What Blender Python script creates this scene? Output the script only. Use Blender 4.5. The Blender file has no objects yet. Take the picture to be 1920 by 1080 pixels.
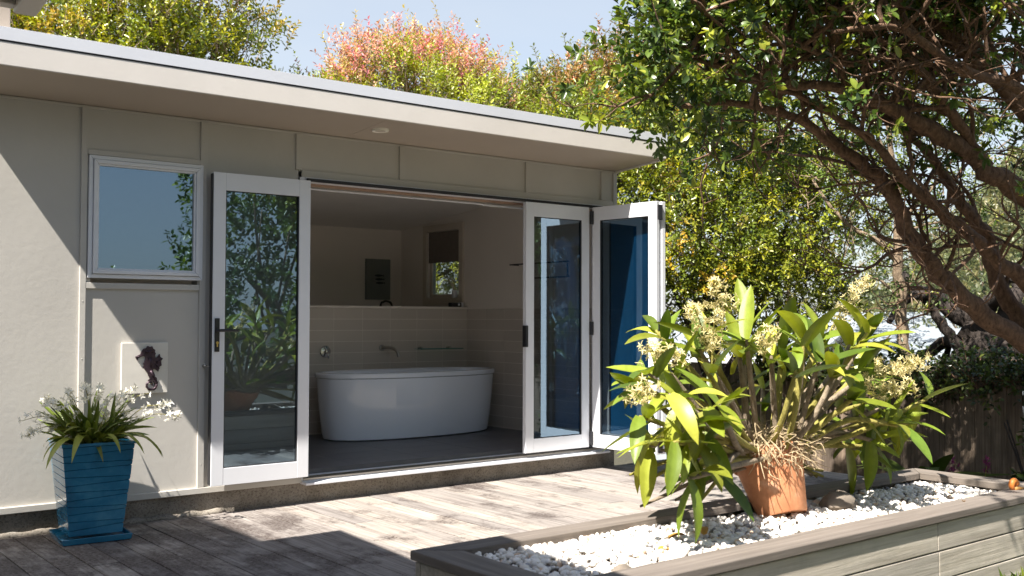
import bpy, math, random
import numpy as np
from mathutils import Vector, Matrix
R = math.radians
rng = np.random.default_rng(7); random.seed(7)
sc = bpy.context.scene
C = sc.collection

# ------------------------------------------------------------------ camera
cam_d = bpy.data.cameras.new('camera'); cam = bpy.data.objects.new('camera', cam_d); C.objects.link(cam)
yaw, pit, rol = R(38.487), R(1.652), R(0.166)
Fv = Vector((math.sin(yaw)*math.cos(pit), math.cos(yaw)*math.cos(pit), math.sin(pit)))
R0 = Vector((math.cos(yaw), -math.sin(yaw), 0)); U0 = R0.cross(Fv)
Rv = R0*math.cos(rol)+U0*math.sin(rol); Uv = Rv.cross(Fv)
M = Matrix((Rv, Uv, -Fv)).transposed().to_4x4(); M.translation = (0, 0, 1.25)
cam.matrix_world = M
cam_d.sensor_width = 36; cam_d.lens = 1935/1920*36; cam_d.clip_start = .05; cam_d.clip_end = 1000
cam_d.dof.use_dof = True; cam_d.dof.focus_distance = 6.6; cam_d.dof.aperture_fstop = 4.0
sc.camera = cam
# ------------------------------------------------------------------ sky, sun, exposure
to_sun = Vector((-.69, -.225, 1)).normalized()
w = bpy.data.worlds.new('World'); sc.world = w; w.use_nodes = True
nt = w.node_tree; bg = nt.nodes['Background']
sky = nt.nodes.new('ShaderNodeTexSky'); sky.sky_type = 'NISHITA'; sky.sun_disc = False
sky.sun_elevation = math.asin(to_sun.z); sky.sun_rotation = math.atan2(to_sun.x, to_sun.y)
sky.air_density = 1.0; sky.dust_density = 1.0; sky.ozone_density = 1.0
# thin bright haze and cirrus low over the horizon, all round
tc = nt.nodes.new('ShaderNodeTexCoord'); sx_ = nt.nodes.new('ShaderNodeSeparateXYZ'); nt.links.new(tc.outputs['Generated'], sx_.inputs[0])
hz = nt.nodes.new('ShaderNodeMapRange'); hz.interpolation_type = 'SMOOTHSTEP'
for i_, v_ in enumerate((.28, .62, .62, .06)): hz.inputs[i_+1].default_value = v_
nt.links.new(sx_.outputs[2], hz.inputs[0])
mp = nt.nodes.new('ShaderNodeMapping'); mp.inputs['Scale'].default_value = (1, 1, 4); nt.links.new(tc.outputs['Generated'], mp.inputs[0])
cn = nt.nodes.new('ShaderNodeTexNoise'); cn.inputs['Scale'].default_value = 2.2; cn.inputs['Detail'].default_value = 6; nt.links.new(mp.outputs[0], cn.inputs['Vector'])
ca = nt.nodes.new('ShaderNodeMapRange'); ca.inputs[1].default_value = .3; ca.inputs[2].default_value = .7; ca.inputs[3].default_value = .85; ca.inputs[4].default_value = 1.15; nt.links.new(cn.outputs[0], ca.inputs[0])
cm = nt.nodes.new('ShaderNodeMath'); cm.operation = 'MULTIPLY'; nt.links.new(hz.outputs[0], cm.inputs[0]); nt.links.new(ca.outputs[0], cm.inputs[1])
sm = nt.nodes.new('ShaderNodeMix'); sm.data_type = 'RGBA'; sm.inputs[7].default_value = (4.3, 4.55, 4.8, 1)
nt.links.new(cm.outputs[0], sm.inputs[0]); nt.links.new(sky.outputs[0], sm.inputs[6]); nt.links.new(sm.outputs[2], bg.inputs[0])
bg.inputs[1].default_value = .072
sl = bpy.data.lights.new('sun', 'SUN'); so = bpy.data.objects.new('sun', sl); C.objects.link(so)
sl.energy = 5.0; sl.angle = R(.55); sl.color = (1, .945, .87)
so.rotation_euler = (-to_sun).to_track_quat('-Z', 'Y').to_euler()
sc.view_settings.view_transform = 'Standard'; sc.view_settings.look = 'None'
sc.view_settings.exposure = 1.44; sc.view_settings.gamma = 1
sc.cycles.max_bounces = 10; sc.cycles.transparent_max_bounces = 16

# ------------------------------------------------------------------ materials
def newmat(name):
    m = bpy.data.materials.new(name); m.use_nodes = True
    return m, m.node_tree.nodes, m.node_tree.links, m.node_tree.nodes['Principled BSDF']
def ramp(N, stops):
    r = N.new('ShaderNodeValToRGB'); e = r.color_ramp.elements
    while len(e) < len(stops): e.new(.5)
    for k, (p, c) in enumerate(stops): e[k].position = p; e[k].color = (*c, 1)
    return r
def noise(N, L, vec, scale, detail=5, rough=.6):
    n = N.new('ShaderNodeTexNoise'); n.inputs['Scale'].default_value = scale
    n.inputs['Detail'].default_value = detail; n.inputs['Roughness'].default_value = rough
    if vec: L.new(vec, n.inputs['Vector'])
    return n
def mixc(N, L, fac, a, b, mode='MIX'):
    m = N.new('ShaderNodeMix'); m.data_type = 'RGBA'; m.blend_type = mode
    for s, v in ((m.inputs[0], fac), (m.inputs[6], a), (m.inputs[7], b)):
        if isinstance(v, (int, float)): s.default_value = v
        elif isinstance(v, tuple): s.default_value = (*v, 1)
        else: L.new(v, s)
    return m.outputs[2]
def pos(N): return N.new('ShaderNodeNewGeometry').outputs['Position']
def mapped(N, L, vec, scale):
    m = N.new('ShaderNodeMapping'); m.inputs['Scale'].default_value = scale; L.new(vec, m.inputs[0]); return m.outputs[0]
def bump(N, L, b, h, strength, dist=.01):
    n = N.new('ShaderNodeBump'); n.inputs['Strength'].default_value = strength; n.inputs['Distance'].default_value = dist
    L.new(h, n.inputs['Height']); L.new(n.outputs[0], b.inputs['Normal'])
def paint(name, col, rough=.5, var=.08, scale=3, bs=.15, bscale=60, metallic=0, spec=.5, rand=0.):
    m, N, L, b = newmat(name); p = pos(N)
    n = noise(N, L, p, scale); lo = tuple(c*(1-var) for c in col); hi = tuple(min(1, c*(1+var)) for c in col)
    r = ramp(N, [(.3, lo), (.7, hi)]); L.new(n.outputs[0], r.inputs[0]); c = r.outputs[0]
    if rand:
        oi = N.new('ShaderNodeObjectInfo'); r2 = ramp(N, [(0, (1-rand,)*3), (1, (1,)*3)]); L.new(oi.outputs['Random'], r2.inputs[0])
        c = mixc(N, L, 1., c, r2.outputs[0], 'MULTIPLY')
    L.new(c, b.inputs['Base Color'])
    b.inputs['Roughness'].default_value = rough; b.inputs['Metallic'].default_value = metallic
    b.inputs['Specular IOR Level'].default_value = spec
    if bs: bump(N, L, b, noise(N, L, p, bscale, 6).outputs[0], bs, .004)
    return m
def wood(name, base, dark, light, along, stain=0., moss=None, rough=.75, rand=.35):
    m, N, L, b = newmat(name); p = pos(N)
    sc_ = [60, 60, 60]; sc_['xyz'.index(along)] = 2.2
    g = noise(N, L, mapped(N, L, p, sc_), 1, 8, .65); g2 = noise(N, L, mapped(N, L, p, [s*.3 for s in sc_]), 1, 4)
    r = ramp(N, [(.28, dark), (.5, base), (.72, light)]); L.new(g.outputs[0], r.inputs[0])
    r2 = ramp(N, [(.3, (.72, .7, .68)), (.7, (1.1, 1.08, 1.05))]); L.new(g2.outputs[0], r2.inputs[0])
    c = mixc(N, L, 1., r.outputs[0], r2.outputs[0], 'MULTIPLY')
    oi = N.new('ShaderNodeObjectInfo'); r3 = ramp(N, [(0, (1-rand, 1-rand, 1-rand*.95)), (1, (1.06, 1.04, 1.0))]); L.new(oi.outputs['Random'], r3.inputs[0])
    c = mixc(N, L, 1., c, r3.outputs[0], 'MULTIPLY')
    if stain:
        # black mould on the damp side of the deck (low x, low y) and scattered scuffs
        sp = N.new('ShaderNodeSeparateXYZ'); L.new(p, sp.inputs[0])
        mr = N.new('ShaderNodeMapRange'); mr.inputs[1].default_value = 3.1; mr.inputs[2].default_value = 1.9
        mr.inputs[3].default_value = 0.; mr.inputs[4].default_value = .10; L.new(sp.outputs[0], mr.inputs[0])
        n1 = noise(N, L, mapped(N, L, p, (1.7, 1.1, 1)), 1.5, 9, .72)
        ad = N.new('ShaderNodeMath'); L.new(n1.outputs[0], ad.inputs[0]); L.new(mr.outputs[0], ad.inputs[1])
        rs = ramp(N, [(.51, (0, 0, 0)), (.61, (1, 1, 1))]); L.new(ad.outputs[0], rs.inputs[0])
        fine = noise(N, L, p, 55, 6, .8); rf = ramp(N, [(.35, (.25,)*3), (.6, (1,)*3)]); L.new(fine.outputs[0], rf.inputs[0])
        k = mixc(N, L, 1., rs.outputs[0], rf.outputs[0], 'MULTIPLY')
        km = N.new('ShaderNodeMath'); km.operation = 'MULTIPLY'; km.inputs[1].default_value = stain; L.new(k, km.inputs[0])
        c = mixc(N, L, km.outputs[0], c, (.045, .03, .026))
    if moss:
        n3 = noise(N, L, p, 5, 6, .7); rm = ramp(N, [(.45, (0, 0, 0)), (.75, (1, 1, 1))]); L.new(n3.outputs[0], rm.inputs[0])
        km = N.new('ShaderNodeMath'); km.operation = 'MULTIPLY'; km.inputs[1].default_value = .6; L.new(rm.outputs[0], km.inputs[0])
        c = mixc(N, L, km.outputs[0], c, moss)
    L.new(c, b.inputs['Base Color']); b.inputs['Roughness'].default_value = rough; b.inputs['Specular IOR Level'].default_value = .3
    bump(N, L, b, g.outputs[0], .5, .004)
    return m
def leafmat(name, rough=.4, transl=.35, spec=.5, veins=False):
    m, N, L, b = newmat(name)
    a = N.new('ShaderNodeAttribute'); a.attribute_name = 'Col'
    c = a.outputs['Color']
    if veins:
        oi = N.new('ShaderNodeObjectInfo'); hv = N.new('ShaderNodeHueSaturation'); L.new(c, hv.inputs['Color'])
        mr = N.new('ShaderNodeMapRange'); mr.inputs[3].default_value = .6; mr.inputs[4].default_value = 1.25; L.new(oi.outputs['Random'], mr.inputs[0]); L.new(mr.outputs[0], hv.inputs['Value'])
        n = noise(N, L, N.new('ShaderNodeTexCoord').outputs['Object'], 14, 6, .7)
        rr = ramp(N, [(.3, (.75, .75, .6)), (.6, (1, 1, 1)), (.8, (1.25, 1.15, .9))]); L.new(n.outputs[0], rr.inputs[0])
        c = mixc(N, L, 1., hv.outputs[0], rr.outputs[0], 'MULTIPLY')
        bump(N, L, b, n.outputs[0], .12, .01)
    L.new(c, b.inputs['Base Color']); b.inputs['Roughness'].default_value = rough; b.inputs['Specular IOR Level'].default_value = spec
    if transl:
        t = N.new('ShaderNodeBsdfTranslucent'); hs = N.new('ShaderNodeHueSaturation'); hs.inputs['Value'].default_value = 1.5; hs.inputs['Saturation'].default_value = 1.1
        L.new(c, hs.inputs['Color']); L.new(hs.outputs[0], t.inputs[0])
        mx = N.new('ShaderNodeMixShader'); mx.inputs[0].default_value = transl
        L.new(b.outputs[0], mx.inputs[1]); L.new(t.outputs[0], mx.inputs[2]); L.new(mx.outputs[0], N['Material Output'].inputs[0])
    return m
def glassmat(name, tint, refl):
    # coated window glass: reflects on the face a ray enters by, tints what passes
    m, N, L, b = newmat(name); N.remove(b)
    tr = N.new('ShaderNodeBsdfTransparent'); tr.inputs[0].default_value = (*[math.sqrt(t) for t in tint], 1)
    gl = N.new('ShaderNodeBsdfGlossy'); gl.inputs['Roughness'].default_value = .004; gl.inputs[0].default_value = (.55, .78, 1, 1)
    fr = N.new('ShaderNodeFresnel'); fr.inputs[0].default_value = 1.5
    ma = N.new('ShaderNodeMath'); ma.operation = 'MULTIPLY_ADD'; ma.inputs[1].default_value = .9; ma.inputs[2].default_value = refl; ma.use_clamp = True
    L.new(fr.outputs[0], ma.inputs[0])
    g = N.new('ShaderNodeNewGeometry'); sb = N.new('ShaderNodeMath'); sb.operation = 'SUBTRACT'; sb.inputs[0].default_value = 1; L.new(g.outputs['Backfacing'], sb.inputs[1])
    mu = N.new('ShaderNodeMath'); mu.operation = 'MULTIPLY'; L.new(ma.outputs[0], mu.inputs[0]); L.new(sb.outputs[0], mu.inputs[1])
    n = noise(N, L, pos(N), 1.3, 1); bp = N.new('ShaderNodeBump'); bp.inputs['Strength'].default_value = .006; bp.inputs['Distance'].default_value = .02
    L.new(n.outputs[0], bp.inputs['Height']); L.new(bp.outputs[0], gl.inputs['Normal'])
    mx = N.new('ShaderNodeMixShader'); L.new(mu.outputs[0], mx.inputs[0]); L.new(tr.outputs[0], mx.inputs[1]); L.new(gl.outputs[0], mx.inputs[2])
    L.new(mx.outputs[0], N['Material Output'].inputs[0]); return m
M = {}
M['wall'] = paint('wall_paint', (.525, .50, .455), .6, .07, 1.1, .25, 25)
M['fascia'] = paint('fascia_paint', (.74, .69, .63), .5, .05, 2, .12, 40)
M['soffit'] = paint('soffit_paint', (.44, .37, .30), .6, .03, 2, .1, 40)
M['flash'] = paint('zinc_flashing', (.70, .715, .76), .45, .03, 2, .05, 20)
M['dark'] = paint('dark_trim_and_shade', (.03, .03, .033), .8)  # near-black for gaskets, track, planter backing and the painted shadow line
M['white'] = paint('white_powder_coat', (.74, .75, .78), .35, .03, 2, .03, 80)
M['black'] = paint('black_metal', (.015, .015, .018), .35, .1)
M['brass'] = paint('brass', (.6, .42, .15), .3, .1, metallic=1)
M['chrome'] = paint('chrome', (.7, .7, .7), .12, .02, metallic=1, bs=0)
M['steel'] = paint('brushed_steel', (.42, .40, .37), .3, .05, metallic=1)
M['tile'] = paint('wall_tile', (.62, .56, .49), .22, .05, 1.2, .03, 12, rand=.08)
M['grout'] = paint('grout', (.80, .75, .68), .8, .05, 8)
M['floor_tile'] = paint('floor_tile', (.14, .138, .148), .4, .15, 4, .06, 40, rand=.15)
M['floor_grout'] = paint('floor_grout', (.14, .135, .13), .8)
M['inner'] = paint('interior_paint', (.82, .76, .69), .6, .03, 1, .05, 40)
M['ceiling'] = paint('ceiling_paint', (.82, .78, .73), .7, .03)
M['casing'] = paint('timber_casing', (.62, .55, .46), .5, .05)
M['reveal'] = paint('timber_reveal', (.36, .24, .17), .5, .2, 6)
M['blind'] = paint('blind_fabric', (.20, .17, .145), .8, .08, 30)
M['bath'] = paint('bath_acrylic', (.86, .90, .97), .08, .01, 1, 0)
M['blue'] = paint('blue_panel', (.014, .15, .34), .6, .15, 5, .2, 30)
M['terra'] = None
M['plank'] = wood('weathered_deck', (.365, .335, .312), (.20, .172, .157), (.45, .425, .40), 'y', stain=.95, rand=.3)
M['cap'] = wood('planter_cap', (.215, .187, .165), (.15, .127, .11), (.27, .24, .215), 'x', moss=(.15, .13, .11), rand=.2)
M['capy'] = wood('planter_cap_end', (.215, .187, .165), (.15, .127, .11), (.27, .24, .215), 'y', moss=(.15, .13, .11), rand=.2)
M['side'] = wood('planter_board', (.52, .48, .42), (.37, .335, .28), (.62, .58, .52), 'x', moss=(.33, .30, .25), rand=.15)
M['fence'] = wood('fence_timber', (.22, .17, .13), (.10, .075, .06), (.31, .25, .2), 'z', moss=(.1, .085, .06), rand=.45)
M['bark'] = None
def barkmat(name, a, b_, scale=18):
    m, N, L, b = newmat(name); p = pos(N); n = noise(N, L, mapped(N, L, p, (scale*2, scale*2, scale)), 1, 8, .7)
    r = ramp(N, [(.3, a), (.7, b_)]); L.new(n.outputs[0], r.inputs[0]); L.new(r.outputs[0], b.inputs['Base Color']); b.inputs['Roughness'].default_value = .9
    bump(N, L, b, n.outputs[0], .9, .03); return m
M['bark'] = barkmat('rough_bark', (.055, .03, .018), (.30, .175, .105))
M['palebark'] = barkmat('pale_bark', (.16, .11, .07), (.36, .27, .18))
M['darkbark'] = barkmat('dark_bark', (.018, .014, .012), (.07, .052, .042))
M['cane'] = barkmat('old_cane', (.14, .10, .065), (.42, .34, .24), 14)
M['gcane'] = barkmat('green_cane', (.22, .20, .045), (.42, .36, .09), 10)
M['root'] = paint('dry_root', (.46, .36, .22), .8, .3, 30)
def concrete():
    m, N, L, b = newmat('concrete'); p = pos(N); n = noise(N, L, p, 4, 8, .7); n2 = noise(N, L, p, 70, 4, .8)
    r = ramp(N, [(.3, (.15, .125, .095)), (.55, (.29, .255, .21)), (.75, (.37, .34, .29))]); L.new(n.outputs[0], r.inputs[0])
    r2 = ramp(N, [(.36, (.35, .33, .3)), (.5, (1, 1, 1))]); L.new(n2.outputs[0], r2.inputs[0])
    n3 = noise(N, L, p, 2.3, 3); r3 = ramp(N, [(.68, (1, 1, 1)), (.74, (.75, .42, .25))]); L.new(n3.outputs[0], r3.inputs[0])
    L.new(mixc(N, L, 1., mixc(N, L, 1., r.outputs[0], r2.outputs[0], 'MULTIPLY'), r3.outputs[0], 'MULTIPLY'), b.inputs['Base Color']); b.inputs['Roughness'].default_value = .9
    bump(N, L, b, n2.outputs[0], .7, .01); return m
M['concrete'] = concrete()
def terracotta():
    m, N, L, b = newmat('terracotta'); p = pos(N); n = noise(N, L, p, 9, 7, .7)
    r = ramp(N, [(.3, (.44, .17, .075)), (.55, (.56, .25, .12)), (.72, (.66, .40, .26))]); L.new(n.outputs[0], r.inputs[0]); L.new(r.outputs[0], b.inputs['Base Color'])
    b.inputs['Roughness'].default_value = .75; bump(N, L, b, noise(N, L, p, 60, 5).outputs[0], .2, .005); return m
M['terra'] = terracotta()
def glaze():
    m, N, L, b = newmat('blue_glaze'); p = pos(N); n = noise(N, L, mapped(N, L, p, (5, 5, 6)), 1, 5, .6)
    r = ramp(N, [(.3, (.016, .13, .24)), (.55, (.03, .21, .36)), (.78, (.08, .31, .46))]); L.new(n.outputs[0], r.inputs[0]); L.new(r.outputs[0], b.inputs['Base Color'])
    b.inputs['Roughness'].default_value = .16; b.inputs['Coat Weight'].default_value = .5; b.inputs['Coat Roughness'].default_value = .06
    bump(N, L, b, noise(N, L, p, 22, 3).outputs[0], .12, .006); return m
M['glaze'] = glaze()
M['soil'] = paint('potting_soil', (.05, .035, .025), .95, .4, 40, .8, 60)
M['glass'] = glassmat('coated_glass', (.36, .40, .42), .20)
M['clearglass'] = glassmat('clear_glass', (.75, .9, .84), .03)
M['pebble'] = leafmat('white_pebble', .7, 0, .3)
M['leaf'] = leafmat('leaf', .38, .3)
M['gloss'] = leafmat('glossy_leaf', .3, .25, .5)
M['orchid'] = leafmat('orchid_leaf', .42, .2, .45, True)
M['petal'] = leafmat('petal', .6, .35, .2)
M['lawn'] = paint('leaf_litter', (.05, .045, .025), .95, .4, 8, .6, 40)
M['roofw'] = paint('white_metal_roof', (.27, .30, .32), .4, .04, 1)
M['wallw'] = paint('pale_render', (.55, .60, .60), .7, .05, 1)
M['ceram'] = paint('plaque_tile', (.66, .63, .57), .35, .06, 6, .1, 30)
M['bronze'] = paint('dark_bronze', (.055, .035, .045), .42, .4, 40, .5, 60, metallic=.6)
M['orange'] = paint('orange_shell', (.62, .20, .04), .5, .3, 40)
M['dryleaf'] = paint('dry_leaf', (.48, .25, .07), .6, .35, 30)
M['stone'] = paint('grey_stone', (.20, .165, .13), .9, .3, 12, .8, 20)
M['picture'] = paint('picture_canvas', (.20, .215, .20), .7, .1, 5)
M['ink'] = paint('picture_ink', (.03, .035, .04), .8)
M['light'] = paint('downlight_ring', (.92, .88, .78), .4, .02)

# ------------------------------------------------------------------ mesh helpers
class MB:
    def __init__(s): s.v = []; s.f = []
    def box(s, x0, x1, y0, y1, z0, z1, mat=None):
        b = len(s.v)
        p = [(x0, y0, z0), (x1, y0, z0), (x1, y1, z0), (x0, y1, z0), (x0, y0, z1), (x1, y0, z1), (x1, y1, z1), (x0, y1, z1)]
        if mat is not None: p = [tuple(mat @ Vector(q)) for q in p]
        s.v += p; s.f += [tuple(b+i for i in q) for q in ((0, 3, 2, 1), (4, 5, 6, 7), (0, 1, 5, 4), (1, 2, 6, 5), (2, 3, 7, 6), (3, 0, 4, 7))]
        return s
    def hexa(s, p):
        b = len(s.v); s.v += [tuple(q) for q in p]
        s.f += [tuple(b+i for i in q) for q in ((0, 3, 2, 1), (4, 5, 6, 7), (0, 1, 5, 4), (1, 2, 6, 5), (2, 3, 7, 6), (3, 0, 4, 7))]
        return s
    def rings(s, rings, cap0=True, cap1=True):
        b = len(s.v); n = len(rings[0])
        for r in rings: s.v += [tuple(q) for q in r]
        for k in range(len(rings)-1):
            for i in range(n):
                j = (i+1) % n; s.f.append((b+k*n+i, b+k*n+j, b+(k+1)*n+j, b+(k+1)*n+i))
        if cap0: s.f.append(tuple(b+i for i in range(n))[::-1])
        if cap1: s.f.append(tuple(b+(len(rings)-1)*n+i for i in range(n)))
        return s
    def tube(s, path, rad, n=8, jit=0.):
        P = [Vector(p) for p in path]; rs = []
        if not hasattr(rad, '__len__'): rad = [rad]*len(P)
        for k, p in enumerate(P):
            t = (P[min(k+1, len(P)-1)]-P[max(k-1, 0)]).normalized()
            if k == 0: u = t.orthogonal().normalized()
            else: u = (u-t*u.dot(t)).normalized()
            v = t.cross(u)
            rs.append([p+(u*math.cos(a)+v*math.sin(a))*rad[k]*(1+random.uniform(-jit, jit)) for a in [2*math.pi*i/n for i in range(n)]])
        return s.rings(rs)
    def lathe(s, prof, n=32, mat=None):
        rs = [[(r*math.cos(2*math.pi*i/n), r*math.sin(2*math.pi*i/n), z) for i in range(n)] for r, z in prof]
        if mat is not None: rs = [[mat @ Vector(q) for q in r] for r in rs]
        return s.rings(rs)
    def build(s, name, mat, parent=None, smooth=False, bevel=0, label=None):
        me = bpy.data.meshes.new(name); o_ = Vector(parent['_base']) if parent is not None and '_base' in parent else Vector((0, 0, 0))
        me.from_pydata([tuple(Vector(v)-o_) for v in s.v], [], s.f); me.materials.append(M[mat] if isinstance(mat, str) else mat)
        ob = bpy.data.objects.new(name, me); C.objects.link(ob)
        if parent is not None: ob.parent = parent; ob['_base'] = tuple(o_)
        if smooth:
            me.polygons.foreach_set('use_smooth', [True]*len(me.polygons))
            if smooth == 'auto':
                me.update(); me.set_sharp_from_angle(angle=R(40))
        if bevel:
            md = ob.modifiers.new('bevel', 'BEVEL'); md.width = bevel; md.segments = 2; md.limit_method = 'ANGLE'
        if label: ob['label'] = label
        return ob
def smoothpath(pts, k=4):
    P = [Vector(p) for p in pts]; out = []
    for i in range(len(P)-1):
        p0, p1, p2, p3 = P[max(i-1, 0)], P[i], P[i+1], P[min(i+2, len(P)-1)]
        for j in range(k):
            t = j/k; out.append(.5*((2*p1)+(p2-p0)*t+(2*p0-5*p1+4*p2-p3)*t*t+(3*p1-p0-3*p2+p3)*t**3))
    out.append(P[-1]); return out
def tag(o, label, cat, group=None):
    o['label'] = label; o['category'] = cat
    if group: o['group'] = group
    return o
def thing(name, label, cat, loc=(0, 0, 0), group=None):
    o = bpy.data.objects.new(name, None); C.objects.link(o); o.location = loc; o['_base'] = tuple(loc); o.empty_display_size = .1
    return tag(o, label, cat, group)
def structure(o): o['kind'] = 'structure'; return o
def stuff(o): o['kind'] = 'stuff'; return o
def BX(name, mat, parent, x0, x1, y0, y1, z0, z1, bevel=.003, label=None):
    return MB().box(x0, x1, y0, y1, z0, z1).build(name, mat, parent, bevel=bevel, label=label)
def single(o, base):                                    # a one-mesh thing: put its origin at its base
    o.data.transform(Matrix.Translation(-Vector(base))); o.location = base; return o

# ---- leaves as one mesh of many six-point leaves
def nrmz(a): return a/np.maximum(np.linalg.norm(a, axis=1, keepdims=True), 1e-9)
def leafmesh(name, P, D, N_, L, W, col, mat, parent=None, fold=.18, curl=.12):
    D = nrmz(D); S = nrmz(np.cross(D, N_)); N_ = np.cross(S, D)
    L = np.asarray(L).reshape(-1, 1)*np.ones((len(P), 1)); W = np.asarray(W).reshape(-1, 1)*np.ones((len(P), 1))
    f = fold*W
    v = np.stack([P, P+D*L*.35-S*W*.46+N_*f, P+D*L*.72-S*W*.40+N_*(f-curl*L*.4), P+D*L-N_*curl*L, P+D*L*.72+S*W*.40+N_*(f-curl*L*.4), P+D*L*.35+S*W*.46+N_*f], 1)
    n = len(P); v = v.reshape(-1, 3).astype(np.float32)
    o_ = np.array(parent['_base'], np.float32) if parent is not None else np.zeros(3, np.float32)
    v = v-o_
    base = np.arange(n)*6
    quads = np.stack([base, base+3, base+2, base+1, base, base+5, base+4, base+3], 1).reshape(-1)
    me = bpy.data.meshes.new(name); me.vertices.add(n*6); me.vertices.foreach_set('co', v.ravel())
    me.loops.add(n*8); me.loops.foreach_set('vertex_index', quads.astype(np.int32))
    me.polygons.add(n*2); me.polygons.foreach_set('loop_start', np.arange(n*2, dtype=np.int32)*4); me.polygons.foreach_set('use_smooth', np.ones(n*2, bool))
    me.update(calc_edges=True)
    a = me.color_attributes.new('Col', 'FLOAT_COLOR', 'POINT'); cc = np.ones((n, 6, 4), np.float32); cc[:, :, :3] = col[:, None, :]
    a.data.foreach_set('color', cc.ravel()); me.materials.append(M[mat])
    ob = bpy.data.objects.new(name, me); C.objects.link(ob)
    if parent is not None: ob.parent = parent
    return ob
def unit(n): return nrmz(rng.normal(size=(n, 3)))
def palette(n, cols, wts, jit=.2):
    c = np.array(cols)[rng.choice(len(cols), n, p=np.array(wts)/sum(wts))]; return np.clip(c*(1+rng.normal(size=(n, 1))*jit), .004, 1)
def sprigs(lumps, n, k=9, ln=(.12, .3), up=.35, inner=.62, squash=1., droop=0., low=-.7, clump=1, spread=.13):
    """twigs spread through the outer part of a crown made of ball-shaped lumps; returns leaf positions, axes, normals, sprig ids, twig ends"""
    c = np.array([l[0] for l in lumps]); r = np.array([l[1] for l in lumps], float)
    nc = max(1, n//clump); i = rng.choice(len(r), nc, p=r**2/np.sum(r**2)); u = unit(nc)
    u[:, 2] = np.where(u[:, 2] < low, -u[:, 2], u[:, 2])
    bumpy = 1+.18*np.sin(u[:, :1]*7+i[:, None])*np.sin(u[:, 1:2]*6+2*i[:, None])*np.sin(u[:, 2:]*8)
    rad = (inner+(1.04-inner)*rng.random((nc, 1))**.6)*r[i][:, None]*bumpy
    p = c[i]+u*rad*np.array([1, 1, squash])
    q = rng.integers(0, nc, n) if clump > 1 else np.arange(n)
    p = p[q]; u = u[q]; sprigs.clump = q
    if clump > 1: p = p+rng.normal(size=(n, 3))*spread+u*spread*.3
    ax = nrmz(u*.7+np.array([0, 0, up-droop])+unit(n)*.55)
    l = rng.uniform(*ln, size=(n, 1)); t = (np.arange(k)+.5)/k
    P = p[:, None, :]+ax[:, None, :]*(l*t[None, :])[:, :, None]
    ph = rng.random((n, 1))*6.28+np.arange(k)[None, :]*2.4
    e1 = nrmz(np.cross(ax, np.array([.3, .2, .93])+0*ax)); e2 = np.cross(ax, e1)
    rd = e1[:, None, :]*np.cos(ph)[..., None]+e2[:, None, :]*np.sin(ph)[..., None]
    D = rd*.85+ax[:, None, :]*(.35+.5*t)[None, :, None]+np.array([0, 0, -droop*.8])
    Nn = np.array([0, 0, .8])+u[:, None, :]*.5+rng.normal(size=(n, k, 3))*.45
    sid = np.repeat(np.arange(n), k)
    return P.reshape(-1, 3), D.reshape(-1, 3), Nn.reshape(-1, 3), sid, p, p+ax*l
def crown(parent, lumps, n, cols, wts, L=.06, W=.03, k=9, mat='leaf', name='crown', colfn=None, twigs=True, twigmat='bark', **kw):
    P, D, Nn, sid, a, b = sprigs(lumps, n, k, **kw)
    col = palette(n, cols, wts, .18)
    if kw.get('clump', 1) > 1:
        cc = palette(n, cols, wts, .22)[sprigs.clump]; col = cc*.65+col*.35
    if colfn is not None: col = colfn(a, col)
    col = col[sid]*(1+rng.normal(size=(len(P), 1))*.15)
    o = leafmesh(name, P, D, Nn, L*rng.uniform(.5, 1.35, len(P)), W*rng.uniform(.55, 1.25, len(P)), np.clip(col, .004, 1), mat, parent)
    o['kind'] = 'stuff'
    if twigs:
        mb = MB()
        for q in range(0, n, 3):
            mb.tube([a[q]-(b[q]-a[q])*.6, b[q]], [.006, .002], 3)
        t = mb.build('twigs', twigmat, parent); t['kind'] = 'stuff'
    return o
def branchset(parent, mat, paths, name='branch'):
    for pts, r0, r1 in paths:
        p = smoothpath(pts, 4); n = len(p)
        rad = [r0+(r1-r0)*(i/(n-1))**.8 for i in range(n)]
        q = [p[0]]+[v+Vector((random.gauss(0, 1), random.gauss(0, 1), random.gauss(0, 1)))*rad[i+1]*.16 for i, v in enumerate(p[1:])]
        MB().tube(q, rad, 9, .13).build(name, mat, parent, smooth=True)

# ================================================================== GROUND AND DECK
def terrain(x, y):
    z = -.10-.5*min(1, max(0, (x-6.6)/2.0)); r = math.hypot(x, y)
    z -= 3.4*min(1, max(0, (r-13)/18))
    a = math.degrees(math.atan2(x, y))
    z += 34*math.exp(-((a-71)/9.)**2)*min(1, max(0, (r-55)/90))**1.3
    return z
def axis_vals():
    v = [-400, -250, -150, -90, -50, -30, -18, -10]+[i*1.0 for i in range(-6, 31)]+[34, 40, 50, 60, 70, 80, 90, 100, 110, 120, 130, 150, 180, 220, 280, 400]
    return v
xs = axis_vals(); ys = axis_vals(); mb = MB()
mb.v = [(x, y, terrain(x, y)) for y in ys for x in xs]; nx = len(xs)
mb.f = [(j*nx+i, j*nx+i+1, (j+1)*nx+i+1, (j+1)*nx+i) for j in range(len(ys)-1) for i in range(nx-1)]
g = mb.build('ground', 'lawn', smooth=True); structure(g)
deck = bpy.data.objects.new('deck', None); C.objects.link(deck); deck['_base'] = (0, 0, 0); structure(deck); deck['label'] = 'weathered grey timber deck in front of the bathroom'
mb = MB()
for k in range(12): mb.box(-1.3, 7.3, .2+k*.5, .29+k*.5, -.10, -.034)
mb.build('joists', 'side', deck)
pw = .143
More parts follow.
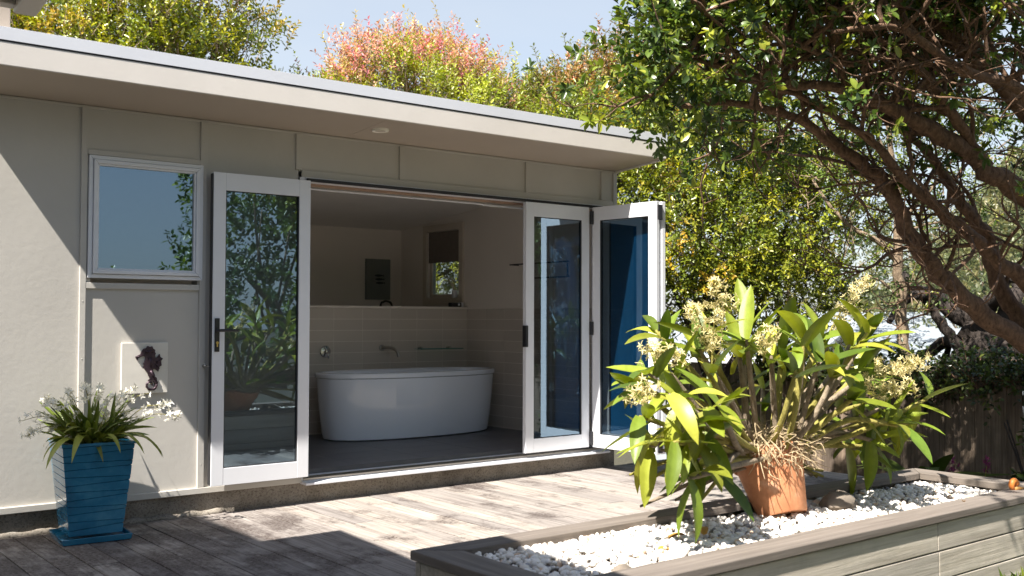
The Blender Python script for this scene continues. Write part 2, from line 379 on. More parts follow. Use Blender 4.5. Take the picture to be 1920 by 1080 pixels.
for k in range(-9, 51):
    x0 = k*pw+.02
    y0 = -1.2 if x0 < 2.0 else 2.62; cuts = [y0]
    y = y0+random.uniform(1.2, 3.4)
    while y < 6.0: cuts.append(y); y += random.uniform(2.4, 3.6)
    cuts.append(6.352)
    for a, b in zip(cuts, cuts[1:]):
        dz = random.uniform(-.0015, .0015); sx = random.uniform(-.001, .001)
        BX('plank', 'plank', deck, x0+.0036+sx, x0+pw-.0036+sx, a+.002, b-.002, -.032+dz, dz, .002)
# ================================================================== BATHROOM HOUSE
H = thing('bathroom_house', 'low beige bathroom pavilion with flat eave and open white bifold doors', 'house', (3.7, 6.35, 0))
WY = 6.35
for x0, x1, z0, z1 in ((.3, 1.79, .172, 2.502), (1.79, 2.55, .172, 1.42), (1.79, 2.55, 2.243, 2.502), (2.55, 3.2, .172, 2.502), (3.2, 4.02, 2.24, 2.502), (4.02, 5.2, 2.24, 2.502), (5.2, 6.02, 2.24, 2.502), (6.02, 6.183, .172, 2.502)):
    BX('wall_panel', 'wall', H, x0, x1-.002, WY, WY+.10, z0, z1, 0)
BX('wall_panel', 'wall', H, 1.79, 1.85, WY, WY+.10, 1.42, 2.243, 0); BX('wall_panel', 'wall', H, 2.505, 2.548, WY, WY+.10, 1.42, 2.243, 0)
T = .015
for x0, x1, z0, z1 in ((1.787, 1.822, .175, 2.49), (2.513, 2.555, .175, 2.49), (3.175, 3.219, 2.247, 2.49), (3.997, 4.047, 2.247, 2.49), (5.176, 5.225, 2.247, 2.49), (6.0, 6.046, 2.247, 2.49), (6.142, 6.185, .175, 2.49)):
    BX('batten', 'wall', H, x0, x1, WY-T, WY+.002, z0, z1, .002)
for x_ in (1.804, 2.534):
    for k in range(7): MB().lathe([(0, -.0018), (.0035, -.0012), (.0045, .001), (.0045, .003)], 8, Matrix.Translation((x_, WY-T, .32+k*.34)) @ Matrix.Rotation(R(-90), 4, 'X')).build('nail_head', 'wall', H)
BX('trim', 'wall', H, 1.823, 2.512, WY-T+.001, WY+.002, 2.213, 2.244, .002)
BX('trim', 'wall', H, 1.823, 2.512, WY-T+.001, WY+.002, 1.416, 1.452, .002)
BX('trim', 'wall', H, 3.22, 6.14, WY-T+.001, WY+.002, 2.2, 2.246, .002)
BX('base_trim', 'wall', H, .3, 3.235, WY-.018, WY+.05, .136, .174, .003)
BX('cornice_strip', 'wall', H, .3, 6.18, WY-.012, WY+.002, 2.490, 2.503, .002)
BX('foundation', 'concrete', H, .3, 6.17, WY+.008, WY+.2, -.12, .137, 0)
# mortar lip along the foot of the foundation
mb = MB(); prev = None
rs = []
for k in range(120):
    x = .3+k*.05; d = .012+.02*abs(math.sin(k*1.7)*math.sin(k*.37+1)); h = .02+.022*abs(math.sin(k*.9))
    rs.append([(x, WY+.02, -.01), (x, WY-d, -.01), (x, WY-d*.6, h*.5), (x, WY+.02, h)])
mb.rings([r for r in rs if r[0][0] < 2.75]); mb.build('mortar_lip', 'concrete', H, smooth=True)
# roof
XE = 1.115
mb = MB().hexa([(XE, 5.775, 2.552), (6.185, 5.775, 2.552), (6.185, 9.8, 2.225), (XE, 9.8, 2.225), (XE, 5.775, 2.60), (6.185, 5.775, 2.60), (6.185, 9.8, 2.31), (XE, 9.8, 2.31)])
# the soffit stops at the wall; behind it is the ceiling
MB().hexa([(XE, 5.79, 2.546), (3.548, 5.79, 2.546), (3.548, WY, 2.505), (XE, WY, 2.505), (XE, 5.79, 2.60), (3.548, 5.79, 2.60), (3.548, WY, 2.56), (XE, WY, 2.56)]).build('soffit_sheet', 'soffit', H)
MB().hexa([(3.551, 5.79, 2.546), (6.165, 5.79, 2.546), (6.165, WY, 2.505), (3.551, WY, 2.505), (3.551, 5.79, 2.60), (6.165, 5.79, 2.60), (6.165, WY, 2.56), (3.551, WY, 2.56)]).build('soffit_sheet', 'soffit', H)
BX('fascia', 'fascia', H, XE, 6.19, 5.772, 5.792, 2.547, 2.70, .003)
MB().hexa([(6.167, 5.792, 2.535), (6.188, 5.792, 2.535), (6.188, 9.8, 2.21), (6.167, 9.8, 2.21), (6.167, 5.792, 2.70), (6.188, 5.792, 2.70), (6.188, 9.8, 2.38), (6.167, 9.8, 2.38)]).build('barge_board', 'fascia', H)
BX('dark_trim_and_shade', 'dark', H, XE, 6.185, 5.7705, 5.775, 2.668, 2.680, 0)  # dark strip painted as the shadow line under the flashing
mb = MB(); mb.box(XE, 6.20, 5.7682, 5.7702, 2.677, 2.742); mb.box(XE, 6.20, 5.7682, 5.80, 2.742, 2.745)
mb.build('roof_flashing', 'flash', H, bevel=.002)
MB().hexa([(XE, 5.80, 2.705), (6.19, 5.80, 2.705), (6.19, 9.8, 2.385), (XE, 9.8, 2.385), (XE, 5.80, 2.735), (6.19, 5.80, 2.735), (6.19, 9.8, 2.41), (XE, 9.8, 2.41)]).build('roof', 'flash', H)
MB().hexa([(.3, WY, 2.505), (XE, WY, 2.505), (XE, 9.8, 2.2), (.3, 9.8, 2.2), (.3, WY, 2.69), (XE, WY, 2.69), (XE, 9.8, 2.41), (.3, 9.8, 2.41)]).build('roof', 'flash', H)
dl = MB().lathe([(.0, 2.519), (.052, 2.519), (.056, 2.515), (.06, 2.53), (.06, 2.56)], 24, Matrix.Translation((3.65, 6.037, 0))).build('downlight', 'light', H, smooth='auto')
MB().lathe([(.0, 2.5175), (.036, 2.5175), (.036, 2.53)], 24, Matrix.Translation((3.65, 6.037, 0))).build('lens', 'casing', dl)
# window in the front wall
win = BX('window', 'white', H, 1.828, 1.85, WY-.03, WY+.06, 1.478, 2.212, .003)
def wframe(parent, name, mat, x0, x1, z0, z1, wd, y0, y1, bev=.003):
    mb = MB()
    for a, b in (((x0, z0), (x1, z0)), ((x1, z0), (x1, z1)), ((x1, z1), (x0, z1)), ((x0, z1), (x0, z0))):
        def inn(p): return (p[0]+(wd if p[0] == x0 else -wd), p[1]+(wd if p[1] == z0 else -wd))
        ai, bi = inn(a), inn(b)
        mb.hexa([(a[0], y0, a[1]), (b[0], y0, b[1]), (bi[0], y0, bi[1]), (ai[0], y0, ai[1]), (a[0], y1, a[1]), (b[0], y1, b[1]), (bi[0], y1, bi[1]), (ai[0], y1, ai[1])])
    return mb.build(name, mat, parent, bevel=bev)
bpy.data.objects.remove(win)
win = wframe(H, 'window', 'white', 1.829, 2.528, 1.479, 2.211, .024, WY-.022, WY+.06)
wframe(win, 'sash', 'white', 1.855, 2.502, 1.505, 2.185, .022, WY-.034, WY+.03)
wframe(win, 'bead', 'white', 1.875, 2.482, 1.525, 2.165, .014, WY-.022, WY+.02)
BX('pane', 'glass', win, 1.885, 2.472, WY-.006, WY, 1.535, 2.155, 0)
BX('blind', 'blind', win, 1.86, 2.50, WY+.065, WY+.07, 1.48, 2.21, 0)
# bifold doors
DW, DZ0, DZ1 = .676, .187, 2.167
def leaf(x0, y0, ang, label=None, fw=.082, th=.04, blue=False):
    """door leaf hinged at (x0,y0); ang 0 = along +x, face at -y side"""
    m = Matrix.Translation((x0, y0, 0)) @ Matrix.Rotation(ang, 4, 'Z')
    st = MB().box(0, fw, 0, th, DZ0, DZ1, m).build('door', 'white', H, bevel=.003, label=label)
    MB().box(DW-fw, DW, 0, th, DZ0, DZ1, m).build('stile', 'white', st, bevel=.003)
    MB().box(fw, DW-fw, .001, th-.001, DZ0, DZ0+.108, m).build('rail', 'white', st, bevel=.002)
    MB().box(fw, DW-fw, .001, th-.001, DZ1-.112, DZ1, m).build('rail', 'white', st, bevel=.002)
    if blue: MB().box(fw-.008, DW-fw+.008, .012, .022, DZ0+.1, DZ1-.104, m).build('panel', 'blue', st)
    else: MB().box(fw-.008, DW-fw+.008, .016, .022, DZ0+.1, DZ1-.104, m).build('pane', 'glass', st)
    mb = MB()
    for z0, z1 in ((DZ0+.106, DZ0+.113), (DZ1-.117, DZ1-.11)): mb.box(fw, DW-fw, .006, .034, z0, z1, m)
    for q in (fw-.001, DW-fw-.006): mb.box(q, q+.007, .006, .034, DZ0+.113, DZ1-.117, m)
    mb.build('gasket', 'dark', st)
    return st, m
dL, m = leaf(2.565, 6.25, 0, 'glazed door leaf folded flat against the wall')
hd = MB().box(.014, .046, -.008, 0, .843, 1.055, m).build('handle', 'black', dL, bevel=.003)
mb = MB().tube([m @ Vector(q) for q in ((.03, -.008, .978), (.03, -.05, .978))], .010, 10); mb.tube([m @ Vector(q) for q in ((.024, -.05, .978), (.09, -.052, .978), (.155, -.046, .978))], [.010, .009, .008], 10)
mb.build('lever', 'black', dL, smooth='auto')
mb = MB().tube([m @ Vector(q) for q in ((.03, -.008, .90), (.03, -.013, .90))], .009, 12); mb.box(.026, .034, -.012, -.008, .875, .9, m); mb.build('keyhole', 'brass', dL)
# move handle up to its measured height
for o in dL.children:
    if o.name.split('.')[0] in ('handle', 'lever', 'keyhole'): o.location.z += .187
BX('edge_seal', 'black', dL, 2.560, 2.566, 6.256, 6.29, DZ0+.01, DZ1-.01, 0)
d1, m1 = leaf(5.139, 6.285, 0, 'glazed door leaf standing in the plane of the wall')
MB().box(-.014, .012, -.016, .03, 1.02, 1.19, m1).build('handle', 'black', d1, bevel=.005)
a2 = math.atan2(5.631-6.275, 5.897-5.844)
d2, m2 = leaf(5.838, 6.275, a2, 'glazed door leaf folded outwards, half in the sun')
a3 = math.atan2(6.28-5.631, 5.955-5.955)
d3, m3 = leaf(5.995, 5.60, math.pi/2+.01, 'door leaf with a blue panel stacked behind the glazed leaf', blue=True)
for z in (.26, 1.165, 2.08):
    BX('hinge', 'black', H, 5.813, 5.842, 6.258, 6.284, z-.055, z+.055, .004)
    BX('hinge', 'black', H, 5.903, 5.95, 5.585, 5.598, z-.06, z+.06, .004)
BX('door_head', 'white', H, 3.24, 6.0, 6.325, 6.46, 2.176, 2.199, .002)
BX('track', 'dark', H, 3.245, 5.99, 6.30, 6.324, 2.170, 2.19, 0)
BX('door_jamb', 'white', H, 3.205, 3.243, 6.335, 6.46, .15, 2.199, .002)
BX('door_jamb', 'white', H, 6.0, 6.04, 6.335, 6.46, .15, 2.199, .002)
BX('reveal', 'reveal', H, 3.245, 5.998, 6.45, 6.475, 2.156, 2.175, 0)
bl = BX('roller_blind', 'white', H, 3.3, 4.86, 6.485, 6.505, 2.138, 2.150, .003); BX('rail', 'white', bl, 4.86, 5.9, 6.485, 6.505, 2.131, 2.146, .003)
MB().hexa([(3.235, 6.268, .126), (6.04, 6.268, .126), (6.04, 6.50, .126), (3.235, 6.50, .126), (3.235, 6.268, .140), (6.04, 6.268, .140), (6.04, 6.47, .168), (3.235, 6.47, .168)]).build('sill', 'white', H, bevel=.002)
mb = MB()
for y in (6.335, 6.36, 6.39): mb.box(3.245, 6.0, y, y+.008, .150, .163+(y-6.335)*.12)
mb.build('sill_track', 'steel', H)
mb = MB().tube([(2.545, 6.335, .94), (2.545, 6.30, .94)], .010, 10); mb.tube([(2.545, 6.305, .94), (2.556, 6.285, .938), (2.57, 6.28, .936)], .004, 6); mb.build('door_hook', 'steel', H, smooth=True)
# ---- interior
ZF = .2
BX('floor_slab', 'floor_grout', H, 1.3, 6.08, 6.47, 9.6, -.1, ZF-.004, 0)
for i in range(8):
    for j in range(11):
        x0 = 1.34+i*.6; y0 = 6.475+j*.3
        if x0 < 6.07 and y0 < 9.58: BX('floor_tile', 'floor_tile', H, x0+.0015, min(x0+.5985, 6.078), y0+.0015, min(y0+.2985, 9.6), ZF-.006, ZF, 0)
BX('inner_wall', 'inner', H, 1.2, 1.3, 6.45, 9.7, 0, 2.5, 0)
BX('inner_wall', 'inner', H, 1.2, 6.185, 9.6, 9.7, 0, 2.22, 0)
rw = BX('inner_wall', 'inner', H, 6.08, 6.18, 6.45, 8.49, 0, 2.49, 0)
BX('inner_wall', 'inner', H, 6.08, 6.18, 8.49, 9.07, 0, 1.45, 0); BX('inner_wall', 'inner', H, 6.08, 6.18, 8.49, 9.07, 2.145, 2.33, 0); BX('inner_wall', 'inner', H, 6.08, 6.18, 9.07, 9.6, 0, 2.27, 0)
BX('inner_wall', 'inner', H, .32, 3.2, 6.452, 6.47, .0, 1.42, 0); BX('inner_wall', 'inner', H, .32, 3.2, 6.452, 6.47, 2.25, 2.5, 0); BX('inner_wall', 'inner', H, 3.2, 6.08, 6.477, 6.49, 2.205, 2.5, 0)
MB().hexa([(1.2, 6.46, 2.495), (6.1, 6.46, 2.495), (6.1, 9.65, 2.195), (1.2, 9.65, 2.195), (1.2, 6.46, 2.53), (6.1, 6.46, 2.53), (6.1, 9.65, 2.23), (1.2, 9.65, 2.23)]).build('ceiling', 'ceiling', H)
par = BX('half_wall', 'grout', H, 2.4, 6.078, 8.364, 8.46, ZF, 1.335, 0)
BX('ledge', 'inner', par, 2.4, 6.079, 8.352, 8.475, 1.336, 1.356, .002)
rows = 11
for i in range(13):
    for j in range(rows+1):
        x1 = 6.08-i*.3; z1 = 1.334-j*.1025
        if x1-.3 < 2.4: continue
        BX('tile', 'tile', par, x1-.298, x1-.002, 8.3628, 8.370, max(ZF, z1-.0985), z1, 0)
gr = BX('tile_backing', 'grout', H, 6.074, 6.081, 6.49, 8.36, ZF, 1.335, 0)
for i in range(7):
    for j in range(rows+1):
        y1 = 8.357-i*.3; z1 = 1.334-j*.1025
        BX('tile', 'tile', gr, 6.0728, 6.079, max(y1-.298, 6.491), y1-.002, max(ZF, z1-.0985), z1, 0)
sw = MB()
def xframe(name, mat, parent, x0, x1, y0, y1, z0, z1, wd):
    mb = MB(); mb.box(x0, x1, y0, y0+wd, z0, z1); mb.box(x0, x1, y1-wd, y1, z0, z1); mb.box(x0+.001, x1-.001, y0+wd, y1-wd, z0, z0+wd); mb.box(x0+.001, x1-.001, y0+wd, y1-wd, z1-wd, z1)
    return mb.build(name, mat, parent, bevel=.002)
w2 = xframe('window', 'casing', H, 6.058, 6.082, 8.42, 9.14, 1.385, 2.215, .07)
xframe('sash', 'casing', w2, 6.10, 6.14, 8.492, 9.068, 1.452, 2.143, .04)
BX('pane', 'glass', w2, 6.117, 6.123, 8.53, 9.03, 1.49, 2.105, 0)
BX('blind', 'blind', w2, 6.083, 6.088, 8.495, 9.065, 1.82, 2.14, 0)
# ---- bathroom fittings
bt = thing('bathtub', 'white oval freestanding bathtub on the grey tiled floor', 'bathtub', (5.08, 7.88, ZF))
def oval(a, b, z, n=2.4, k=72):
    out = []
    for i in range(k):
        t = 2*math.pi*i/k; c, s = math.cos(t), math.sin(t)
        out.append((5.08+a*math.copysign(abs(c)**(2/n), c), 7.88+b*math.copysign(abs(s)**(2/n), s), z))
    return out
MB().rings([oval(.80, .30, ZF), oval(.828, .327, ZF+.012), oval(.838, .335, ZF+.05), oval(.858, .349, ZF+.2), oval(.875, .363, ZF+.36), oval(.886, .370, ZF+.5), oval(.888, .371, ZF+.528)]).build('outer_shell', 'bath', bt, smooth='auto')
MB().rings([oval(.88, .363, ZF+.530), oval(.897, .380, ZF+.534), oval(.902, .384, ZF+.546), oval(.902, .384, ZF+.566), oval(.894, .376, ZF+.575), oval(.86, .343, ZF+.576), oval(.84, .325, ZF+.565), oval(.79, .28, ZF+.40), oval(.70, .22, ZF+.15), oval(.55, .14, ZF+.11)], False, True).build('rim_and_basin', 'bath', bt, smooth='auto')
def fit(name, label, cat, loc): return thing(name, label, cat, loc)
mx = fit('mixer_tap', 'round chrome shower mixer on the tiled half wall', 'tap', (4.49, 8.358, .94))
MB().lathe([(0, 0), (.052, 0), (.055, .006), (.05, .014), (.02, .018), (.018, .05), (0, .052)], 28, Matrix.Translation((4.49, 8.358, .94)) @ Matrix.Rotation(R(90), 4, 'X')).build('plate', 'chrome', mx, smooth='auto')
MB().tube([(4.49, 8.32, .94), (4.49, 8.302, .92), (4.492, 8.295, .88)], [.012, .011, .008], 10).build('lever', 'chrome', mx, smooth=True)
spt = fit('bath_spout', 'curved brushed steel bath spout above the bathtub', 'tap', (5.085, 8.358, .965))
MB().lathe([(0, 0), (.03, 0), (.03, .008), (.014, .012)], 20, Matrix.Translation((5.085, 8.358, .965)) @ Matrix.Rotation(R(90), 4, 'X')).build('flange', 'steel', spt, smooth='auto')
MB().tube(smoothpath([(5.085, 8.355, .965), (5.10, 8.29, .967), (5.12, 8.22, .962), (5.14, 8.175, .935), (5.15, 8.16, .885)]), .016, 12).build('pipe', 'steel', spt, smooth='auto')
gs = fit('glass_shelf', 'green edged glass shelf on the tiled half wall', 'shelf', (5.7, 8.358, .94))
BX('shelf_board', 'clearglass', gs, 5.44, 5.94, 8.24, 8.352, .945, .953, 0); BX('front_edge', M.setdefault('gedge', paint('glass_edge', (.05, .22, .16), .2)), gs, 5.44, 5.94, 8.234, 8.2395, .945, .953, 0)
for x in (5.5, 5.83): MB().tube([(x, 8.358, .955), (x, 8.30, .958)], .012, 10).build('bracket', 'steel', gs, smooth='auto')
tr = fit('towel_rail', 'thin steel towel rail loop on the side wall seen through glass', 'towel rail', (6.08, 7.1, 1.6))
MB().tube(smoothpath([(6.08, 7.55, 1.745), (6.0, 7.55, 1.745), (5.99, 7.5, 1.745), (5.99, 6.80, 1.745), (5.99, 6.76, 1.74), (5.99, 6.755, 1.70), (5.99, 6.755, 1.63), (5.99, 6.78, 1.612), (5.99, 7.35, 1.612), (6.08, 7.36, 1.612)], 3), .007, 8).build('rail', 'black', tr, smooth=True)
pc = fit('wall_picture', 'small grey canvas with three dark fish on the back wall', 'picture', (5.775, 9.595, 1.44))
BX('canvas', 'picture', pc, 5.625, 5.925, 9.57, 9.6, 1.44, 1.877, .003)
for k, z in enumerate((1.70, 1.66, 1.62)):
    mb = MB(); mb.lathe([(0, -.055), (.008, -.045), (.014, -.01), (.010, .03), (.004, .045), (.012, .06), (0, .058)], 10, Matrix.Translation((5.78+.008*k, 9.57, z)) @ Matrix.Rotation(R(90), 4, 'Y') @ Matrix.Diagonal((1, .2, 1, 1)))
    mb.build('fish', 'ink', pc, smooth=True)
ta = fit('basin_tap', 'dark arched tap spout behind the half wall', 'tap', (5.64, 9.3, 1.1))
MB().tube(smoothpath([(5.64, 9.3, 1.1), (5.64, 9.3, 1.37), (5.67, 9.3, 1.41), (5.71, 9.3, 1.42), (5.76, 9.3, 1.405), (5.785, 9.3, 1.36)]), .012, 10).build('pipe', 'black', ta, smooth=True)
BX('vanity', 'inner', H, 5.2, 6.07, 9.05, 9.598, ZF, 1.1, .004)
rd = fit('small_radio', 'small black box with a white end on the half wall ledge', 'radio', (6.0, 8.41, 1.356))
BX('body', 'black', rd, 5.90, 6.02, 8.38, 8.44, 1.356, 1.40, .004); BX('end_cap', 'white', rd, 6.021, 6.045, 8.38, 8.44, 1.356, 1.402, .004); MB().tube([(5.985, 8.379, 1.379), (5.985, 8.372, 1.379)], .011, 14).build('dial', 'white', rd)
df = fit('reed_diffuser', 'white bottle with reeds on the side window sill', 'diffuser', (6.06, 8.6, 1.45))
MB().lathe([(0, 1.452), (.028, 1.452), (.03, 1.458), (.03, 1.52), (.022, 1.53), (0, 1.53)], 16, Matrix.Translation((6.062, 8.56, 0))).build('bottle', 'white', df, smooth='auto')
for k in range(4): MB().tube([(6.062, 8.56, 1.52), (6.05-.01*k, 8.58+.025*k, 1.66+.01*(k % 2))], .003, 5).build('reed', 'root', df)
# ---- plaque with a seahorse
PQ = thing('seahorse_plaque', 'square cream plaque with a dark metal seahorse, hung on the beige wall', 'plaque', (2.17, WY, .78))
BX('plate', 'ceram', PQ, 2.032, 2.314, WY-.022, WY-.001, .782, 1.092, .003)
def zp(u, v): return (2.032+(u-170)/590*.282, 1.092-(v-283)/648*.31)
out = [(338, 460), (400, 430), (415, 395), (440, 360), (475, 350), (490, 325), (520, 338), (548, 330), (562, 360), (588, 378), (582, 400), (595, 425), (585, 445), (592, 475), (612, 472), (645, 432), (655, 470), (688, 490), (664, 520), (672, 578), (645, 592), (630, 655), (590, 622), (560, 625), (565, 650), (585, 690), (590, 720), (610, 735), (612, 765), (628, 790), (622, 825), (605, 850), (585, 840), (592, 810), (570, 780), (545, 765), (500, 765), (525, 742), (505, 705), (497, 670), (470, 640), (445, 605), (440, 585), (455, 580), (440, 550), (452, 530), (462, 500), (470, 470), (440, 452), (400, 462), (372, 480), (365, 505), (350, 490)]
cx, cz = zp(520, 560); n = len(out)
pts = [zp(*q) for q in out]
mb = MB(); mb.v = [(x, WY-.0225, z) for x, z in pts]+[(x, WY-.034, z) for x, z in pts]
mb.f = [tuple(range(n)), tuple(range(2*n-1, n-1, -1))]+[(i, (i+1) % n, n+(i+1) % n, n+i) for i in range(n)]
body = mb.build('seahorse', 'bronze', PQ)
mb = MB(); mb.tube(smoothpath([(zp(610, 820)[0], WY-.03, zp(610, 820)[1]), (zp(590, 865)[0], WY-.03, zp(590, 865)[1]), (zp(545, 882)[0], WY-.03, zp(545, 882)[1]), (zp(495, 860)[0], WY-.03, zp(495, 860)[1]), (zp(485, 815)[0], WY-.03, zp(485, 815)[1]), (zp(520, 780)[0], WY-.03, zp(520, 780)[1]), (zp(555, 800)[0], WY-.03, zp(555, 800)[1]), (zp(560, 835)[0], WY-.03, zp(560, 835)[1])]), [.009-.0002*i for i in range(29)], 8, .25); mb.build('tail_curl', 'bronze', PQ, smooth=True)
mb = MB()
for (u0, v0, u1, v1, r_) in ((460, 400, 560, 400, .011), (520, 480, 540, 600, .012), (530, 640, 590, 760, .009), (600, 540, 665, 500, .006), (600, 560, 640, 620, .006), (345, 465, 440, 440, .004)):
    a, b = zp(u0, v0), zp(u1, v1); mb.tube([(a[0], WY-.034, a[1]), (b[0], WY-.034, b[1])], [r_, r_*.6], 8)
mb.build('relief', 'bronze', PQ, smooth=True)
# ================================================================== LEFT WING (its eave corner shows at the top left, the rest shades the deck)
Wg = thing('house_wing', 'brown eave corner of the neighbouring house wing above the flat roof', 'house', (-3, 1, 0))
sk = -.078*7.8                                           # the verandah edge runs slightly askew to the bathroom
def skew(x0a, x0b, x1a, x1b, y0, y1, z0, z1): return MB().hexa([(x0a, y0, z0), (x1a, y0, z0), (x1b, y1, z0), (x0b, y1, z0), (x0a, y0, z1), (x1a, y0, z1), (x1b, y1, z1), (x0b, y1, z1)])
skew(1.06+sk, 1.06, 1.155+sk, 1.155, -3.0, 4.80, 2.556, 2.70).build('eave_gutter', 'fascia', Wg, bevel=.01)
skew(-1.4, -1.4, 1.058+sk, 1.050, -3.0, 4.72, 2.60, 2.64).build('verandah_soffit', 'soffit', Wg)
skew(-1.4, -1.4, 1.058+sk, 1.057, -3.0, 4.72, 2.66, 2.695).build('verandah_roof', 'flash', Wg)
BX('end_fascia', 'fascia', Wg, -1.4, 1.06, 4.725, 4.80, 2.575, 2.70, .004)
BX('beam_end', 'soffit', Wg, 1.06, 1.293, 5.9, 6.2, 2.72, 3.02, .004)
BX('wall', 'wall', Wg, -6, -1.4, -3.0, 5.06, -.1, 5.7, 0)
BX('post', 'white', Wg, .40, .50, -2.6, -2.5, 0, 2.6, .004)
# ================================================================== BLUE POT AND ITS ORCHID
bp = thing('blue_pot', 'tall square blue glazed pot with slanted ridges on the deck by the wall', 'pot', (1.795, 6.09, 0))
PC = (1.795, 6.09); th = R(-4)
def sq(h, z, zj=(0, 0, 0, 0), per=6):
    c = []
    cor = [(-h, -h), (h, -h), (h, h), (-h, h)]
    for i in range(4):
        a, b = cor[i], cor[(i+1) % 4]
        for j in range(per):
            t = j/per; x, y = a[0]+(b[0]-a[0])*t, a[1]+(b[1]-a[1])*t; zz = zj[i]+(zj[(i+1) % 4]-zj[i])*t
            if j == 0: x *= .985; y *= .985
            c.append((PC[0]+x*math.cos(th)-y*math.sin(th), PC[1]+x*math.sin(th)+y*math.cos(th), z+zz))
    return c
lev = []; NB = 12; z0, z1 = .04, .535
zj = [[0]*4]+[[random.uniform(-.013, .013) for _ in range(4)] for _ in range(NB-1)]+[[0]*4]
for k in range(1, NB): 
    s_ = 1 if k % 2 else -1; zj[k] = [random.uniform(-.004, .004)-.006*(s_ > 0), s_*.009+random.uniform(-.004, .004), -s_*.006, random.uniform(-.006, .006)]
rr = []
for k in range(NB):
    za, zb = z0+(z1-z0)*k/NB, z0+(z1-z0)*(k+1)/NB
    ha, hb = .143+.05*k/NB, .143+.05*(k+1)/NB
    rr += [sq(ha, za+.0024, zj[k]), sq(hb, zb-.0024, zj[k+1]), sq(hb-.006, zb, zj[k+1])]
rr += [sq(.199, .537), sq(.199, .552), sq(.178, .553), sq(.172, .50)]
MB().rings(rr).build('body', 'glaze', bp, smooth='auto')
MB().rings([sq(.17, .0), sq(.182, .004), sq(.188, .034), sq(.178, .035), sq(.172, .015), sq(.14, .014)]).build('saucer', 'glaze', bp, smooth='auto')
MB().rings([sq(.17, .48), sq(.17, .525), sq(.06, .54)]).build('soil', 'soil', bp)
# leaf blade meshes shared by many leaf objects (x along the blade, z up)
def blade(name, L, W, arch, fold, col, mat, seg=7, tipw=.0, twist=0., peak=.5, tipcol=None):
    v = []; f = []; cols = []
    for i in range(seg+1):
        t = i/seg
        wd = W*.5*(math.sin(math.pi*min(1, (t*.93+.07))**(math.log(.5)/math.log(peak)))**.75 if t < 1 else 0)+ (.0 if i == seg else .12*W*(1-t))
        a = arch*t; x = L*(math.sin(a)/arch if abs(arch) > .01 else t); z = -L*((1-math.cos(a))/arch if abs(arch) > .01 else 0)
        for j, s in enumerate((-1, -.5, 0, .5, 1)):
            tw = twist*t; yy = s*wd*math.cos(fold*abs(s)); zz = abs(s)*wd*math.sin(fold)
            v.append((x, yy*math.cos(tw)-zz*math.sin(tw), z+yy*math.sin(tw)+zz*math.cos(tw)))
            k = (1.12 if j == 2 else 1.0)
            cc = [c*k for c in col]
            if tipcol is not None: cc = [c+(d-c)*max(0, (t-.75)*4) for c, d in zip(cc, tipcol)]
            cols += [*cc, 1]
    for i in range(seg):
        for j in range(4): f.append((i*5+j, (i+1)*5+j, (i+1)*5+j+1, i*5+j+1))
    me = bpy.data.meshes.new(name); me.from_pydata(v, [], f); me.materials.append(M[mat]); me.polygons.foreach_set('use_smooth', [True]*len(f))
    a = me.color_attributes.new('Col', 'FLOAT_COLOR', 'POINT'); a.data.foreach_set('color', cols); return me
def place(me, parent, p, d, roll=0., s=1., name='leaf', upv=(0, 0, 1)):
    d = Vector(d).normalized(); y = Vector(upv).cross(d)
    if y.length < 1e-3: y = Vector((0, 1, 0))
    y.normalize(); z = d.cross(y)
    m = Matrix((d, y, z)).transposed().to_4x4() @ Matrix.Rotation(roll, 4, 'X') @ Matrix.Diagonal((s, s, s, 1))
    m.translation = Vector(p)-Vector(parent['_base'])
    o = bpy.data.objects.new(name, me); C.objects.link(o); o.parent = parent; o.matrix_local = m; return o
wo = thing('white_orchid', 'small orchid with strap leaves and white flower sprays in the blue pot', 'plant', (1.795, 6.09, .53))
G1 = [(.15, .20, .035), (.21, .26, .045), (.10, .15, .03), (.30, .32, .06)]
straps = [blade('strap_leaf', .31, .032, a, .35, G1[k % 4], 'orchid', 8, twist=tw, peak=.45) for k, (a, tw) in enumerate(((.5, .5), (.9, -.7), (1.3, .6), (1.8, -.3), (.25, .9), (.8, 1.0)))]
for k in range(150):
    az = random.uniform(0, 6.283); el = random.uniform(.5, 1.5); rr_ = random.uniform(0, .12)
    p = (PC[0]+rr_*math.cos(az), PC[1]+rr_*math.sin(az), .535)
    if math.sin(az)*math.cos(el) > .45 and random.random() < .7: az = -az
    place(random.choice(straps), wo, p, (math.cos(az)*math.cos(el), math.sin(az)*math.cos(el), math.sin(el)), random.uniform(-1.2, 1.2), random.uniform(.45, 1.1))
for q in ((1.43, -.36, .55), (2.05, -.2, .25), (1.95, -.45, .3), (1.83, -.55, .4), (2.2, -.1, .5), (1.6, -.5, .5)):
    d = Vector((q[0]-PC[0], q[1], q[2])); place(straps[3], wo, (PC[0]+d.x*.25, PC[1]-.10, .545), (d.x, -.35, .35), 0, random.uniform(1.05, 1.35))
